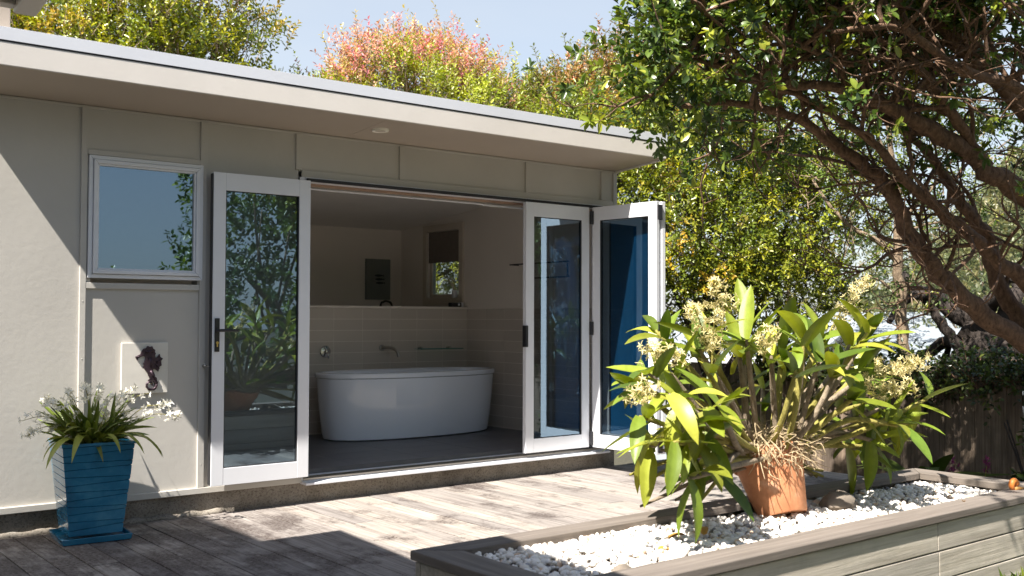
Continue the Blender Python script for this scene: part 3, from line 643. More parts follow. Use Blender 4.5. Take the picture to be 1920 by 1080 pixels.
def flowers(parent, path, n, size, col, jit, petals=5, stemr=.003, name='flower_spray', wid=.32, stemcol='gcane'):
    pth = smoothpath(path, 6); P = []; D = []; Nn = []
    for k in range(n):
        t = random.uniform(.25, 1)*(len(pth)-1); i = min(int(t), len(pth)-2); q = pth[i].lerp(pth[i+1], t-i)
        o = Vector((random.gauss(0, 1), random.gauss(0, 1), random.gauss(0, 1))).normalized()
        c = q+o*jit*random.uniform(.5, 1.1); ax = (o+Vector((0, -.3, -.2))).normalized(); u = ax.orthogonal().normalized(); v = ax.cross(u); ph = random.random()*6
        for m_ in range(petals):
            a = ph+m_*2*math.pi/petals; P.append(c); D.append((u*math.cos(a)+v*math.sin(a))*.9+ax*.55); Nn.append(ax)
    P, D, Nn = (np.array([tuple(z) for z in q]) for q in (P, D, Nn))
    cl = np.clip(np.array(col)[None]*(1+rng.normal(size=(len(P), 1))*.12), 0, 1)
    o = leafmesh(name, P, D, Nn, size*rng.uniform(.7, 1.2, len(P)), size*wid, cl, 'petal', parent, .1, .25); o['_base'] = parent['_base']; o['kind'] = 'stuff'
    MB().tube(pth, [stemr*(1-.6*i/len(pth)) for i in range(len(pth))], 6).build('stem', stemcol, o, smooth=True)
    mb = MB()
    for k in range(0, len(P), petals):
        t = min(pth, key=lambda z: (z-Vector(P[k])).length); mb.tube([t, P[k]], .0012, 3)
    mb.build('flower_stalks', stemcol, o)['kind'] = 'stuff'
    return o
for e in ((1.40, 5.98, .69), (1.42, 6.0, .60), (1.50, 5.95, .78), (1.62, 6.0, .83), (1.74, 6.05, .86), (1.9, 6.0, .80), (2.02, 6.05, .84), (2.26, 5.95, .66), (2.20, 6.0, .73), (2.12, 6.1, .80), (1.55, 6.15, .80), (1.85, 6.15, .84)):
    b0 = Vector((PC[0]+(e[0]-PC[0])*.2, 6.06, .55)); e = Vector(e); m_ = b0.lerp(e, .55)+Vector((0, 0, .07)); flowers(wo, [b0, m_, e], random.randint(11, 17), .024, (.86, .84, .76), .026, wid=.5)
# ================================================================== PLANTER BOX
PB = thing('planter_box', 'long raised planter of grey weathered boards filled with white pebbles', 'planter', (3.9, 2.9, 0))
X0, X1, Y0, Y1, ZT = 2.165, 5.72, 2.475, 3.345, .362
cw = .16
MB().hexa([(X0, Y0, ZT-.036), (X1, Y0, ZT-.036), (X1-cw, Y0+cw, ZT-.036), (X0+cw, Y0+cw, ZT-.036), (X0, Y0, ZT), (X1, Y0, ZT), (X1-cw, Y0+cw, ZT), (X0+cw, Y0+cw, ZT)]).build('cap_board', 'cap', PB, bevel=.004)
MB().hexa([(X0+.001, Y0+.003, ZT-.036), (X0+cw-.001, Y0+cw+.002, ZT-.036), (X0+cw-.001, Y1-.132, ZT-.036), (X0+.001, Y1-.002, ZT-.036), (X0+.001, Y0+.003, ZT+.001), (X0+cw-.001, Y0+cw+.002, ZT+.001), (X0+cw-.001, Y1-.132, ZT+.001), (X0+.001, Y1-.002, ZT+.001)]).build('cap_board', 'capy', PB, bevel=.004)
MB().hexa([(X0, Y1, ZT-.036), (X0+.2, Y1-.13, ZT-.036), (X1-cw, Y1-.13, ZT-.036), (X1, Y1, ZT-.036), (X0, Y1, ZT), (X0+.2, Y1-.13, ZT), (X1-cw, Y1-.13, ZT), (X1, Y1, ZT)]).build('cap_board', 'cap', PB, bevel=.004)
MB().hexa([(X1-.001, Y0+.003, ZT-.036), (X1-.001, Y1-.003, ZT-.036), (X1-cw+.002, Y1-.132, ZT-.036), (X1-cw+.002, Y0+cw+.003, ZT-.036), (X1-.001, Y0+.003, ZT+.001), (X1-.001, Y1-.003, ZT+.001), (X1-cw+.002, Y1-.132, ZT+.001), (X1-cw+.002, Y0+cw+.003, ZT+.001)]).build('cap_board', 'capy', PB, bevel=.004)
for k in range(4):
    z1 = ZT-.042-k*.131; z0 = z1-.126
    js = [X0+.015, 4.47 if k % 2 else 4.46, X1-.015]
    for a, b in zip(js, js[1:]): BX('board', 'side', PB, a+.0015, b-.0015, Y0+.015, Y0+.05, z0, z1, .004)
    if z1 > 0:
        BX('board', 'side', PB, X0+.015, X1-.015, Y1-.05, Y1-.015, max(z0, .003), z1, .004)
        BX('board', 'side', PB, X1-.05, X1-.015, Y0+.052, Y1-.052, z0, z1, .004)
        BX('board', 'side', PB, X0+.015, X0+.05, Y0+.052, Y1-.052, max(z0, .003), z1, .004)
BX('backing', 'dark', PB, X0+.051, X1-.051, Y0+.051, Y0+.056, -.2, ZT-.04, 0)
BX('fill', 'soil', PB, X0+.055, X1-.055, Y0+.06, Y1-.055, .004, .288, 0)
# pebbles
def pebbles():
    ph = (1+5**.5)/2
    iv = np.array([(-1, ph, 0), (1, ph, 0), (-1, -ph, 0), (1, -ph, 0), (0, -1, ph), (0, 1, ph), (0, -1, -ph), (0, 1, -ph), (ph, 0, -1), (ph, 0, 1), (-ph, 0, -1), (-ph, 0, 1)], float); iv /= np.linalg.norm(iv[0])
    fa = [(0, 11, 5), (0, 5, 1), (0, 1, 7), (0, 7, 10), (0, 10, 11), (1, 5, 9), (5, 11, 4), (11, 10, 2), (10, 7, 6), (7, 1, 8), (3, 9, 4), (3, 4, 2), (3, 2, 6), (3, 6, 8), (3, 8, 9), (4, 9, 5), (2, 4, 11), (6, 2, 10), (8, 6, 7), (9, 8, 1)]
    vs = [tuple(v) for v in iv]; fs = []; cache = {}
    def mid(a, b):
        k = (min(a, b), max(a, b))
        if k not in cache: m_ = (np.array(vs[a])+np.array(vs[b]))/2; vs.append(tuple(m_/np.linalg.norm(m_))); cache[k] = len(vs)-1
        return cache[k]
    for a, b, c in fa:
        x, y, z = mid(a, b), mid(b, c), mid(c, a); fs += [(a, x, z), (b, y, x), (c, z, y), (x, y, z)]
    V = np.array(vs); Fc = np.array(fs); n = 6800
    X = rng.uniform(X0+.10, X1-.10, n); Y = rng.uniform(Y0+.10, Y1-.09, n)
    sz = rng.uniform(.008, .017, n)*np.where(rng.random(n) < .05, 1.4, 1); lay = rng.random(n)
    Z = .312-.024*np.clip((X-3.2)/.7, 0, 1)+lay*.024+.010*np.sin(X*5)*np.sin(Y*9)
    S = sz[:, None]*rng.uniform(.6, 1.25, (n, 3)); S[:, 2] *= .8
    out = V[None]*S[:, None, :]*(1+.12*np.sin(V[None, :, [1, 2, 0]]*3+rng.random((n, 1, 1))*6))
    a = rng.random(n)*6.28; b = rng.normal(size=n)*.4; ca, sa, cb, sb = np.cos(a), np.sin(a), np.cos(b), np.sin(b)
    x, y, z = out[..., 0].copy(), out[..., 1].copy(), out[..., 2].copy()
    y, z = y*cb[:, None]-z*sb[:, None], y*sb[:, None]+z*cb[:, None]; x, y = x*ca[:, None]-y*sa[:, None], x*sa[:, None]+y*ca[:, None]
    out = np.stack([x+X[:, None], y+Y[:, None], z+Z[:, None]], -1).reshape(-1, 3)
    F_ = (Fc[None]+(np.arange(n)*len(V))[:, None, None]).reshape(-1, 3)
    me = bpy.data.meshes.new('pebbles'); me.vertices.add(len(out)); me.vertices.foreach_set('co', out.astype(np.float32).ravel())
    me.loops.add(len(F_)*3); me.loops.foreach_set('vertex_index', F_.astype(np.int32).ravel()); me.polygons.add(len(F_)); me.polygons.foreach_set('loop_start', np.arange(len(F_), dtype=np.int32)*3); me.polygons.foreach_set('use_smooth', np.ones(len(F_), bool)); me.update(calc_edges=True)
    col = palette(n, [(.80, .76, .70), (.72, .66, .58), (.50, .46, .42), (.28, .27, .28), (.62, .45, .32)], [60, 22, 9, 4, 4], .06)
    at = me.color_attributes.new('Col', 'FLOAT_COLOR', 'POINT'); cc = np.ones((n, len(V), 4), np.float32); cc[:, :, :3] = col[:, None, :]; at.data.foreach_set('color', cc.ravel())
    me.materials.append(M['pebble']); o = bpy.data.objects.new('pebbles', me); C.objects.link(o); stuff(o); tag(o, 'white rounded pebbles filling the timber planter', 'pebbles'); return o
pebbles()
# rock, shell, dry leaves
def rock(name, loc, s, seed, mat, label, cat):
    mb = MB(); random.seed(seed); rs = []
    for k in range(7):
        t = k/6*math.pi; rs.append([(loc[0]+s[0]*math.sin(t)*math.cos(a)*random.uniform(.8, 1.15), loc[1]+s[1]*math.sin(t)*math.sin(a)*random.uniform(.8, 1.15), loc[2]-s[2]*math.cos(t)*random.uniform(.9, 1.1)) for a in [2*math.pi*i/11 for i in range(11)]])
    o = mb.rings(rs).build(name, mat, smooth='auto'); single(o, (loc[0], loc[1], loc[2]-s[2])); tag(o, label, cat); return o
rock('rock', (4.50, 3.04, .325), (.12, .08, .065), 3, 'stone', 'rough brown rock on the pebbles beside the terracotta pot', 'rock')
rock('rock', (2.78, 2.72, .335), (.055, .035, .024), 5, 'ceram', 'large flat beige stone among the pebbles at the planter front', 'stone')
rock('rock', (2.66, 2.70, .333), (.045, .03, .024), 8, 'stone', 'dark grey stone beside the flat beige stone in the pebbles', 'stone')
random.seed(21)
sn = thing('snail_shell', 'small orange snail shell on the planter corner cap', 'shell', (5.41, 2.60, ZT))
mb = MB(); pth = []; rad = []
for k in range(40):
    t = k/39; a = t*4*math.pi; r_ = .022*(1-t)+.002; pth.append((5.41+r_*math.cos(a), 2.60+.012*t, ZT+.024+r_*math.sin(a))); rad.append(.019*(1-t*.85))
mb.tube(pth, rad, 10).build('shell', 'orange', sn, smooth=True)
MB().tube([(5.41, 2.60, ZT+.006), (5.44, 2.585, ZT+.007), (5.475, 2.575, ZT+.006)], [.012, .011, .004], 8).build('foot', 'dryleaf', sn, smooth=True)
dry = blade('dry_leaf', .11, .045, .9, .5, (.50, .27, .07), 'orchid', 6, twist=.5)
for p, d, s_, lab in (((3.37, 2.93, .335), (.5, .6, .5), 1., 'curled orange dry leaf on the pebbles left of the terracotta pot'), ((3.30, 2.98, .335), (-.8, .3, .1), 1., 'flat yellow dry leaf lying on the pebbles by the low orchid leaves'), ((3.02, 2.86, .335), (.9, -.3, .1), .7, 'small dry leaf in the middle of the white pebbles'), ((4.86, 2.58, .366), (.8, .5, .02), .35, 'tiny yellow leaf lying on the front cap board')):
    t = bpy.data.objects.new('dry_leaf', dry); C.objects.link(t); d = Vector(d).normalized(); y = Vector((0, 0, 1)).cross(d).normalized(); m_ = Matrix((d, y, d.cross(y))).transposed().to_4x4() @ Matrix.Diagonal((s_, s_, s_, 1)); m_.translation = p; t.matrix_world = m_; tag(t, lab, 'leaf')
# ================================================================== TERRACOTTA POT AND BIG ORCHID
tp = thing('terracotta_pot', 'tilted terracotta flower pot standing on white pebbles', 'pot', (4.10, 3.10, .26))
mt = Matrix.Translation((4.10, 3.07, .308)) @ Matrix.Rotation(R(-23), 4, 'X') @ Matrix.Rotation(R(5), 4, 'Y') @ Matrix.Diagonal((1.05, 1.05, 1.03, 1))
MB().lathe([(0, .004), (.100, .004), (.104, 0), (.110, .005), (.153, .235), (.148, .24)], 48, mt).build('body', 'terra', tp, smooth='auto')
MB().lathe([(.150, .236), (.163, .236), (.168, .242), (.172, .30), (.168, .308), (.15, .308), (.145, .27)], 48, mt).build('rim', 'terra', tp, smooth='auto')
MB().lathe([(0, .26), (.148, .26), (.13, .31), (0, .33)], 24, mt).build('soil', 'root', tp, smooth=True)
ko = thing('king_orchid', 'large spreading orchid with broad leathery leaves and cream flower spikes', 'plant', (4.12, 3.15, .57))
TIPS = [(2.99, 2.75, 0.77), (3.11, 3.0, 1.02), (3.72, 3.3, 1.12), (3.02, 2.8, 0.95), (3.49, 3.0, 1.01), (3.93, 3.2, 1.11), (4.18, 3.35, 1.24), (3.92, 3.0, 1.08), (4.55, 3.4, 1.13), (4.32, 3.1, 1.11), (4.62, 3.2, 1.19), (4.22, 2.85, 1.02), (4.83, 3.1, 0.99), (5.3, 3.5, 1.08), (4.32, 2.8, 0.9), (4.89, 3.0, 0.8), (4.68, 2.8, 0.72), (4.81, 3.0, 0.61), (3.1, 2.75, 0.84), (3.13, 2.8, 0.61), (3.26, 3.2, 0.82), (4.9, 3.2, 0.55), (4.82, 3.6, 1.2), (3.26, 2.75, 0.9), (5.0, 2.95, .70), (5.25, 3.3, 0.81), (3.78, 3.6, 1.19), (4.5, 3.5, 0.9), (3.5, 3.5, .95), (5.05, 3.15, .62), (3.55, 3.25, .78), (3.3, 3.0, .70)]
G2 = [(.22, .27, .03), (.15, .21, .025), (.30, .33, .04), (.10, .16, .02), (.36, .36, .05)]
lv = [blade('orchid_leaf', .26, .066, a, .28, G2[k % 5], 'orchid', 7, twist=tw, peak=.5) for k, (a, tw) in enumerate(((.25, .1), (.6, -.15), (.9, .2), (.45, -.1), (1.2, .15), (.15, .0), (.75, .3)))]
base = Vector((4.13, 3.20, .585))
for k in range(32):                                      # a second, looser fan of canes
    a = -.12+(math.pi+.24)*(k+random.uniform(.1, .9))/32; q = random.uniform(.62, 1.08)
    TIPS.append((4.12+math.cos(a)*q*1.02, 3.14+random.uniform(-.36, .3), max(.5, .60+math.sin(a)*q*.62)))
for k, tpt in enumerate(TIPS):
    t = Vector(tpt); d = t-base; hz = Vector((d.x, d.y, 0)).normalized()
    b0 = base+hz*.11+Vector((random.uniform(-.05, .05), random.uniform(-.05, .05), random.uniform(-.03, .03)))
    mid = b0.lerp(t, .5)+Vector((0, 0, .0 if d.z > .2 else .05))+Vector((random.uniform(-.04, .04),)*3)
    pth = smoothpath([b0, mid, t], 7); n = len(pth)
    MB().tube(pth, [.008+.0065*math.sin(math.pi*min(1, (i/n)*1.1)) if i < n-1 else .006 for i in range(n)], 8, .07).build('cane', 'gcane' if k % 2 == 0 else 'cane', ko, smooth=True)
    ax = (t-mid).normalized(); nl = random.choice((4, 4, 5, 5)) if k < 32 else random.choice((3, 4))
    if k in (0, 3, 18): nl = 7
    for j in range(nl):
        a = 2*math.pi*j/nl+random.uniform(-.4, .4); u = ax.orthogonal().normalized(); v = ax.cross(u)
        dd = ax*random.uniform(.25, .8)+(u*math.cos(a)+v*math.sin(a))*.9
        if k in (0, 19): dd.z -= .2
        elif t.z > .95: dd.z += .45
        place(random.choice(lv), ko, pth[-1-min(j, 2)], dd, random.uniform(-.5, .5), random.uniform(.6, 1.15))
for k in range(26):                                      # low leafless canes to both sides
    a = (0 if k % 2 else math.pi)+random.uniform(-.45, .6)*(1 if k % 2 else -1); l = random.uniform(.35, .8); e = base+Vector((math.cos(a)*l, abs(math.sin(a))*l*.7-.03, random.uniform(-.22, .12)))
    e.z = max(e.z, .37); b0 = base+Vector((math.cos(a)*.13, math.sin(a)*.08, random.uniform(-.06, .03))); pth = smoothpath([b0, b0.lerp(e, .5)+Vector((0, 0, random.uniform(-.02, .05))), e], 6)
    MB().tube(pth, [.005+.005*math.sin(math.pi*i/len(pth)) for i in range(len(pth))], 7, .08).build('cane', random.choice(('cane', 'cane', 'gcane')), ko, smooth=True)
for k in range(22):                                      # leafless old canes fanning out of the root mass
    a = random.uniform(0, 2*math.pi); l = random.uniform(.3, .7); e = base+Vector((math.cos(a)*l, math.sin(a)*l*.55, random.uniform(-.12, .5)*l+.05))
    if e.z < .33: e.z = .34
    if math.sin(a) < -.5 and e.z < .8: continue
    b0 = base+Vector((math.cos(a)*.1, math.sin(a)*.1, 0)); pth = smoothpath([b0, b0.lerp(e, .5)+Vector((0, 0, random.uniform(-.04, .05))), e], 6)
    MB().tube(pth, [.006+.005*math.sin(math.pi*i/len(pth)) for i in range(len(pth))], 7, .08).build('cane', random.choice(('cane', 'cane', 'gcane')), ko, smooth=True)
for k in range(34):                                      # lower and rear leaves that close the clump
    a = random.uniform(0, 2*math.pi); r_ = random.uniform(.35, .85); p = base+Vector((math.cos(a)*r_*1.1, (abs(math.sin(a))*.55-.12)*r_, random.uniform(.02, .48)))
    if p.z < .42: p.z = .45
    place(random.choice(lv), ko, p, (math.cos(a)*.9+random.uniform(-.4, .4), random.uniform(-.6, .5), random.uniform(-.15, 1.0)), random.uniform(-.6, .6), random.uniform(.7, 1.1))
mb = MB()
for k in range(640):
    a = random.uniform(0, 2*math.pi); r_ = random.uniform(.04, .21); p = base+Vector((math.cos(a)*r_-.03, math.sin(a)*r_-.045, random.uniform(-.02, .13)))
    q = p+Vector((random.gauss(math.cos(a)*.04, .05), random.gauss(math.sin(a)*.04-.01, .05), random.gauss(-.02, .045))); m_ = p.lerp(q, .5)+Vector((random.gauss(0, .02), random.gauss(0, .02), random.gauss(.01, .02)))
    mb.tube(smoothpath([p, m_, q], 3), [.0022, .0024, .0022, .002, .0018, .0014, .0008], 4)
mb.build('roots', 'root', ko)['kind'] = 'stuff'
SPIKES = [((3.62, 3.1, 1.0), (3.54, 3.0, 1.43)), ((3.76, 3.2, 0.97), (3.5, 3.1, 1.31)), ((4.62, 3.2, 1.13), (5.17, 3.3, 1.47)), ((4.38, 2.9, 0.88), (5.06, 2.9, 1.03)), ((3.35, 3.0, 1.04), (3.07, 3.0, 1.11)), ((3.86, 3.0, 1.05), (3.79, 2.9, 1.18)), ((3.0, 2.85, 0.95), (2.83, 2.8, 0.95)), ((4.99, 3.3, 0.98), (5.41, 3.2, 0.94)), ((4.45, 2.85, 0.84), (4.87, 2.85, 0.90)), ((3.95, 3.4, 1.0), (4.12, 3.4, 1.35))]
for k, (a, b) in enumerate(SPIKES):
    a, b = Vector(a), Vector(b); m_ = a.lerp(b, .5)+Vector((0, 0, .03)); l = (b-a).length
    flowers(ko, [a, m_, b], int(16+l*110), .023, (.80, .70, .38), .046, 5, .005, 'flower_spike', .24)
# ================================================================== TREES
LA = [[8.35, 3.11, 0.46], [7.86, 3.35, 0.86], [7.48, 3.51, 1.1], [7.1, 3.68, 1.32], [6.81, 3.78, 1.57], [6.56, 3.84, 1.8], [6.35, 3.86, 2.11], [6.1, 3.93, 2.29], [5.86, 3.99, 2.4], [5.65, 4.03, 2.51], [5.28, 4.06, 2.57], [4.92, 4.1, 2.57], [4.56, 4.12, 2.5]]
LB = [[7.86, 3.35, 0.8], [7.57, 3.56, 1.24], [7.43, 3.67, 1.5], [7.34, 3.73, 1.88], [7.12, 3.77, 2.08], [6.86, 3.84, 2.37], [6.61, 3.9, 2.54], [6.35, 3.98, 2.65]]
LC = [[8.03, 3.09, 0.86], [7.62, 3.27, 1.25], [7.27, 3.41, 1.52], [6.96, 3.52, 1.73], [6.72, 3.58, 1.88], [6.38, 3.71, 2.12], [6.19, 3.73, 2.23], [6.01, 3.74, 2.36], [5.74, 3.83, 2.51], [5.47, 3.9, 2.63], [5.09, 3.95, 2.67]]
LD = [[7.89, 2.93, 1.17], [7.29, 3.13, 1.75], [6.94, 3.27, 2.1], [6.65, 3.36, 2.23], [6.6, 3.41, 2.32], [6.28, 3.53, 2.47], [6.0, 3.61, 2.58], [5.74, 3.7, 2.65], [5.5, 3.75, 2.69], [5.24, 3.83, 2.67], [4.85, 3.88, 2.69], [4.53, 4.01, 2.76]]
LE = [[6.63, 3.38, 2.26], [6.6, 3.41, 2.37], [6.42, 3.41, 2.51], [6.21, 3.45, 2.7], [6.04, 3.45, 2.81], [5.82, 3.49, 2.92], [5.64, 3.51, 2.96], [5.38, 3.58, 3.1], [5.14, 3.64, 3.26]]
LF = [[7.89, 2.93, 1.4], [7.34, 3.07, 2.22], [6.95, 3.24, 2.64], [6.68, 3.32, 2.83], [6.41, 3.4, 3.01], [6.06, 3.42, 3.19], [5.86, 3.44, 3.43]]
LG = [[7.46, 2.99, 2.04], [6.75, 3.02, 2.51], [6.29, 3.0, 2.68], [5.84, 3.1, 2.73], [5.41, 3.18, 2.89], [5.17, 3.24, 2.89], [4.9, 3.33, 2.83]]
LH = [[5.82, 3.49, 2.92], [5.52, 3.6, 2.8], [5.28, 3.67, 2.84], [4.94, 3.68, 2.88], [4.69, 3.75, 2.95], [4.45, 3.82, 2.95]]
bt_ = thing('spreading_tree', 'large spreading tree with dark twisted limbs leaning over the planter', 'tree', (8.5, 3.0, -.6))
branchset(bt_, 'bark', [([(8.6, 2.95, -.7), (8.5, 3.0, 0), (8.3, 3.1, .5), (8.0, 3.1, .95), (7.89, 2.93, 1.3)], .22, .13)], 'trunk')
limbs = [(LA, .095, .015), (LB, .085, .016), (LC, .068, .014), (LD, .095, .015), (LE, .05, .012), (LF, .075, .016), (LG, .05, .012), (LH, .026, .009)]
branchset(bt_, 'bark', limbs)
# side branches and twigs of the big tree
sub = MB(); ends = []
def grow(p, d, l, r, depth):
    pts = [p]; n = 5; q = Vector(p); dd = Vector(d).normalized()
    for i in range(n):
        dd = (dd+Vector((random.gauss(0, .28), random.gauss(0, .28), random.gauss(.03, .22)))).normalized(); q = q+dd*l/n; pts.append(q.copy())
        if q.y > 4.75: dd.y -= .4
    sub.tube(smoothpath(pts, 2), [r*(1-.75*i/(2*n)) for i in range(2*n+1)], 6 if depth > 1 else 4, .1)
    if depth == 0: ends.append((pts[-1], dd.copy())); ends.append((pts[-3], dd.copy())); return
    for k in range(random.choice((3, 4))):
        i = random.randint(2, n); e = (dd*.6+Vector((random.gauss(-.15, .7), random.gauss(0, .6), random.gauss(.2, .5)))).normalized()
        grow(pts[i], e, l*random.uniform(.5, .75), r*.5, depth-1)
for pts, r0, r1 in limbs:
    n = len(pts)
    for k in range(16):
        t = random.uniform(.25, 1)*(n-1); i = min(int(t), n-2); p = Vector(pts[i]).lerp(Vector(pts[i+1]), t-i)
        d = Vector((random.gauss(-.45, .5), random.gauss(.0, .45), random.gauss(.45, .5)))
        grow(p, d, random.uniform(.5, .95), .018, 2 if random.random() < .6 else 1)
sub.build('side_branches', 'bark', bt_, smooth=True)['kind'] = 'stuff'
GN = [(.06, .10, .018), (.10, .15, .022), (.19, .235, .03), (.04, .07, .018), (.28, .30, .04)]
# leaves at twig ends plus the denser outer shell of the canopy
EP = np.array([tuple(e[0]) for e in ends]); ED = np.array([tuple(e[1]) for e in ends])
keep = (EP[:, 2] > 2.0) & ((EP[:, 0] < 4.95) | (EP[:, 2] > 3.05) | (rng.random(len(EP)) < .16)); EP, ED = EP[keep], ED[keep]
shell = [((4.42, 4.05, 2.62), .34), ((4.40, 4.15, 2.85), .34), ((4.55, 4.0, 3.1), .36), ((4.75, 3.95, 2.95), .32), ((4.6, 4.2, 2.45), .22), ((4.38, 4.2, 2.35), .16), ((4.85, 3.85, 3.3), .4), ((5.25, 3.75, 3.25), .42), ((5.7, 3.6, 3.4), .5), ((6.2, 3.5, 3.5), .55), ((6.8, 3.5, 3.5), .6), ((5.4, 4.5, 3.3), .45), ((6.2, 4.7, 3.3), .6), ((7.0, 4.8, 3.0), .6), ((5.0, 3.4, 3.3), .35), ((5.6, 3.0, 3.4), .45), ((6.4, 2.9, 3.4), .5), ((7.6, 4.2, 3.1), .7), ((3.35, 1.75, 3.4), .35), ((4.0, 1.9, 3.6), .4), ((4.6, 2.2, 3.7), .5), ((6.4, 5.1, 2.6), .5), ((7.3, 3.4, 3.4), .55), ((7.0, 2.8, 3.5), .5), ((5.0, 2.7, 3.6), .45)]
SP, SD, SN, sid, sa, sb = sprigs(shell, 4200, 7, (.05, .13), inner=.25, up=.2, clump=6, spread=.08)
scol = palette(4200, GN, [4, 4, 2, 3, 1.2], .2)[sid]
# rosettes
K = 8; n = len(EP); ph = rng.random((n, 1))*6.28+np.arange(K)[None]*2.4
e1 = nrmz(np.cross(ED, np.array([.2, .3, .9])+0*ED)); e2 = np.cross(ED, e1); rd = e1[:, None]*np.cos(ph)[..., None]+e2[:, None]*np.sin(ph)[..., None]
RP = (EP[:, None]-ED[:, None]*.05*rng.random((n, K, 1))).reshape(-1, 3); RD = (rd+ED[:, None]*.5).reshape(-1, 3); RN = (ED[:, None]*.6+np.array([0, 0, .7])+rng.normal(size=(n, K, 3))*.3).reshape(-1, 3)
rc = np.repeat(palette(n, GN, [4, 4, 2, 3, 1], .2), K, 0)
AP, AD, AN, AC = np.vstack([SP, RP]), np.vstack([SD, RD]), np.vstack([SN, RN]), np.vstack([scol, rc])
AL = rng.uniform(.04, .078, len(AP)); AW = AL*rng.uniform(.42, .55, len(AP))
# the 300 leaves that show largest are objects of their own
rel = AP-np.array([0, 0, 1.25]); dep = rel@np.array(Fv); uu = rel@np.array(Rv)/dep*1935+960; vv = 540-rel@np.array(Uv)/dep*1935
inv = (uu > 1130) & (uu < 1925) & (vv > -5) & (vv < 420) & (dep > 0)
score = np.where(inv, AL/dep, -1); top = np.argsort(-score)[:300]; mask = np.ones(len(AP), bool); mask[top] = False
cr = leafmesh('crown', AP[mask], AD[mask], AN[mask], AL[mask], AW[mask], AC[mask], 'gloss', bt_); cr['kind'] = 'stuff'
tl = [blade('tree_leaf', 1., .5, .35, .25, c, 'gloss', 5, peak=.58) for c in GN]
for i in top: place(tl[i % 5], bt_, AP[i], AD[i], 0, float(AL[i]), 'leaf', tuple(AN[i]))
# slender pale tree
st = thing('slender_tree', 'slender pale-barked tree standing in front of the white houses', 'tree', (9.28, 5.47, -.6))
branchset(st, 'palebark', [([(9.28, 5.47, -.65), (9.24, 5.47, 0.41), (9.2, 5.47, 1.03), (9.18, 5.48, 1.45), (9.13, 5.49, 1.91), (9.14, 5.48, 2.38), (9.07, 5.51, 2.79), (9.0, 5.5, 3.3)], .075, .025)], 'trunk')
branchset(st, 'palebark', [([(9.17, 5.47, 1.75), (9.0, 5.6, 1.99), (8.8, 5.75, 2.12), (8.63, 5.88, 2.32), (8.5, 6.0, 2.6)], .035, .012), ([(9.14, 5.48, 2.2), (9.4, 5.3, 2.5), (9.6, 5.1, 2.9)], .03, .01), ([(9.13, 5.49, 2.0), (9.3, 5.35, 2.15), (9.55, 5.2, 2.2)], .025, .008), ([(9.2, 5.47, 1.4), (9.02, 5.6, 1.62), (8.85, 5.7, 1.66)], .02, .007), ([(9.1, 5.5, 2.6), (8.9, 5.55, 3.0), (8.7, 5.6, 3.3)], .025, .008)])
crown(st, [((8.6, 5.9, 2.6), .5), ((9.1, 5.6, 3.1), .6), ((9.6, 5.1, 2.9), .5), ((9.5, 5.2, 2.25), .35), ((8.85, 5.75, 1.8), .3), ((9.3, 5.4, 1.5), .25)], 520, GN, [4, 4, 3, 3, 2], .05, .026, 8, twigmat='palebark', inner=.2)
# broad green tree at the end of the house
sh = thing('broad_green_tree', 'dense yellow-green leafy tree growing at the end of the bathroom', 'tree', (8.5, 7.2, -.6))
branchset(sh, 'darkbark', [([(8.5, 7.2, -.65), (8.5, 7.2, .6), (8.4, 7.25, 1.5), (8.3, 7.3, 2.6)], .09, .03)], 'trunk')
branchset(sh, 'darkbark', [([(8.5, 7.2, .3), (8.2, 7.3, 1.1), (7.9, 7.5, 2.0)], .05, .02), ([(8.5, 7.2, .5), (8.9, 7.0, 1.3), (9.2, 6.8, 2.3)], .05, .02), ([(8.4, 7.25, 1.2), (8.6, 6.9, 1.9), (8.9, 6.8, 2.6)], .04, .015), ([(7.6, 7.5, -.6), (7.62, 7.5, .9), (7.5, 7.6, 2.1)], .05, .02)])
YG = [(.17, .21, .022), (.27, .30, .03), (.10, .14, .02), (.40, .37, .03), (.44, .25, .03)]
shl = [((7.75, 7.75, 2.3), .75), ((7.5, 7.7, 1.6), .5), ((8.3, 7.55, 2.85), .85), ((9.1, 7.4, 2.95), .95), ((8.1, 7.15, 1.95), .75), ((8.8, 6.85, 2.15), .75), ((7.75, 7.35, 1.35), .55), ((8.35, 6.75, 1.35), .5), ((9.6, 6.8, 2.35), .75), ((9.1, 6.6, 1.55), .5), ((7.4, 8.2, 2.9), .6), ((7.6, 7.6, .8), .5)]
crown(sh, shl, 8500, YG, [4.5, 3.6, 4.5, 1.5, .5], .05, .027, 8, mat='gloss', twigmat='darkbark', inner=.4, ln=(.10, .24), clump=9, spread=.11)
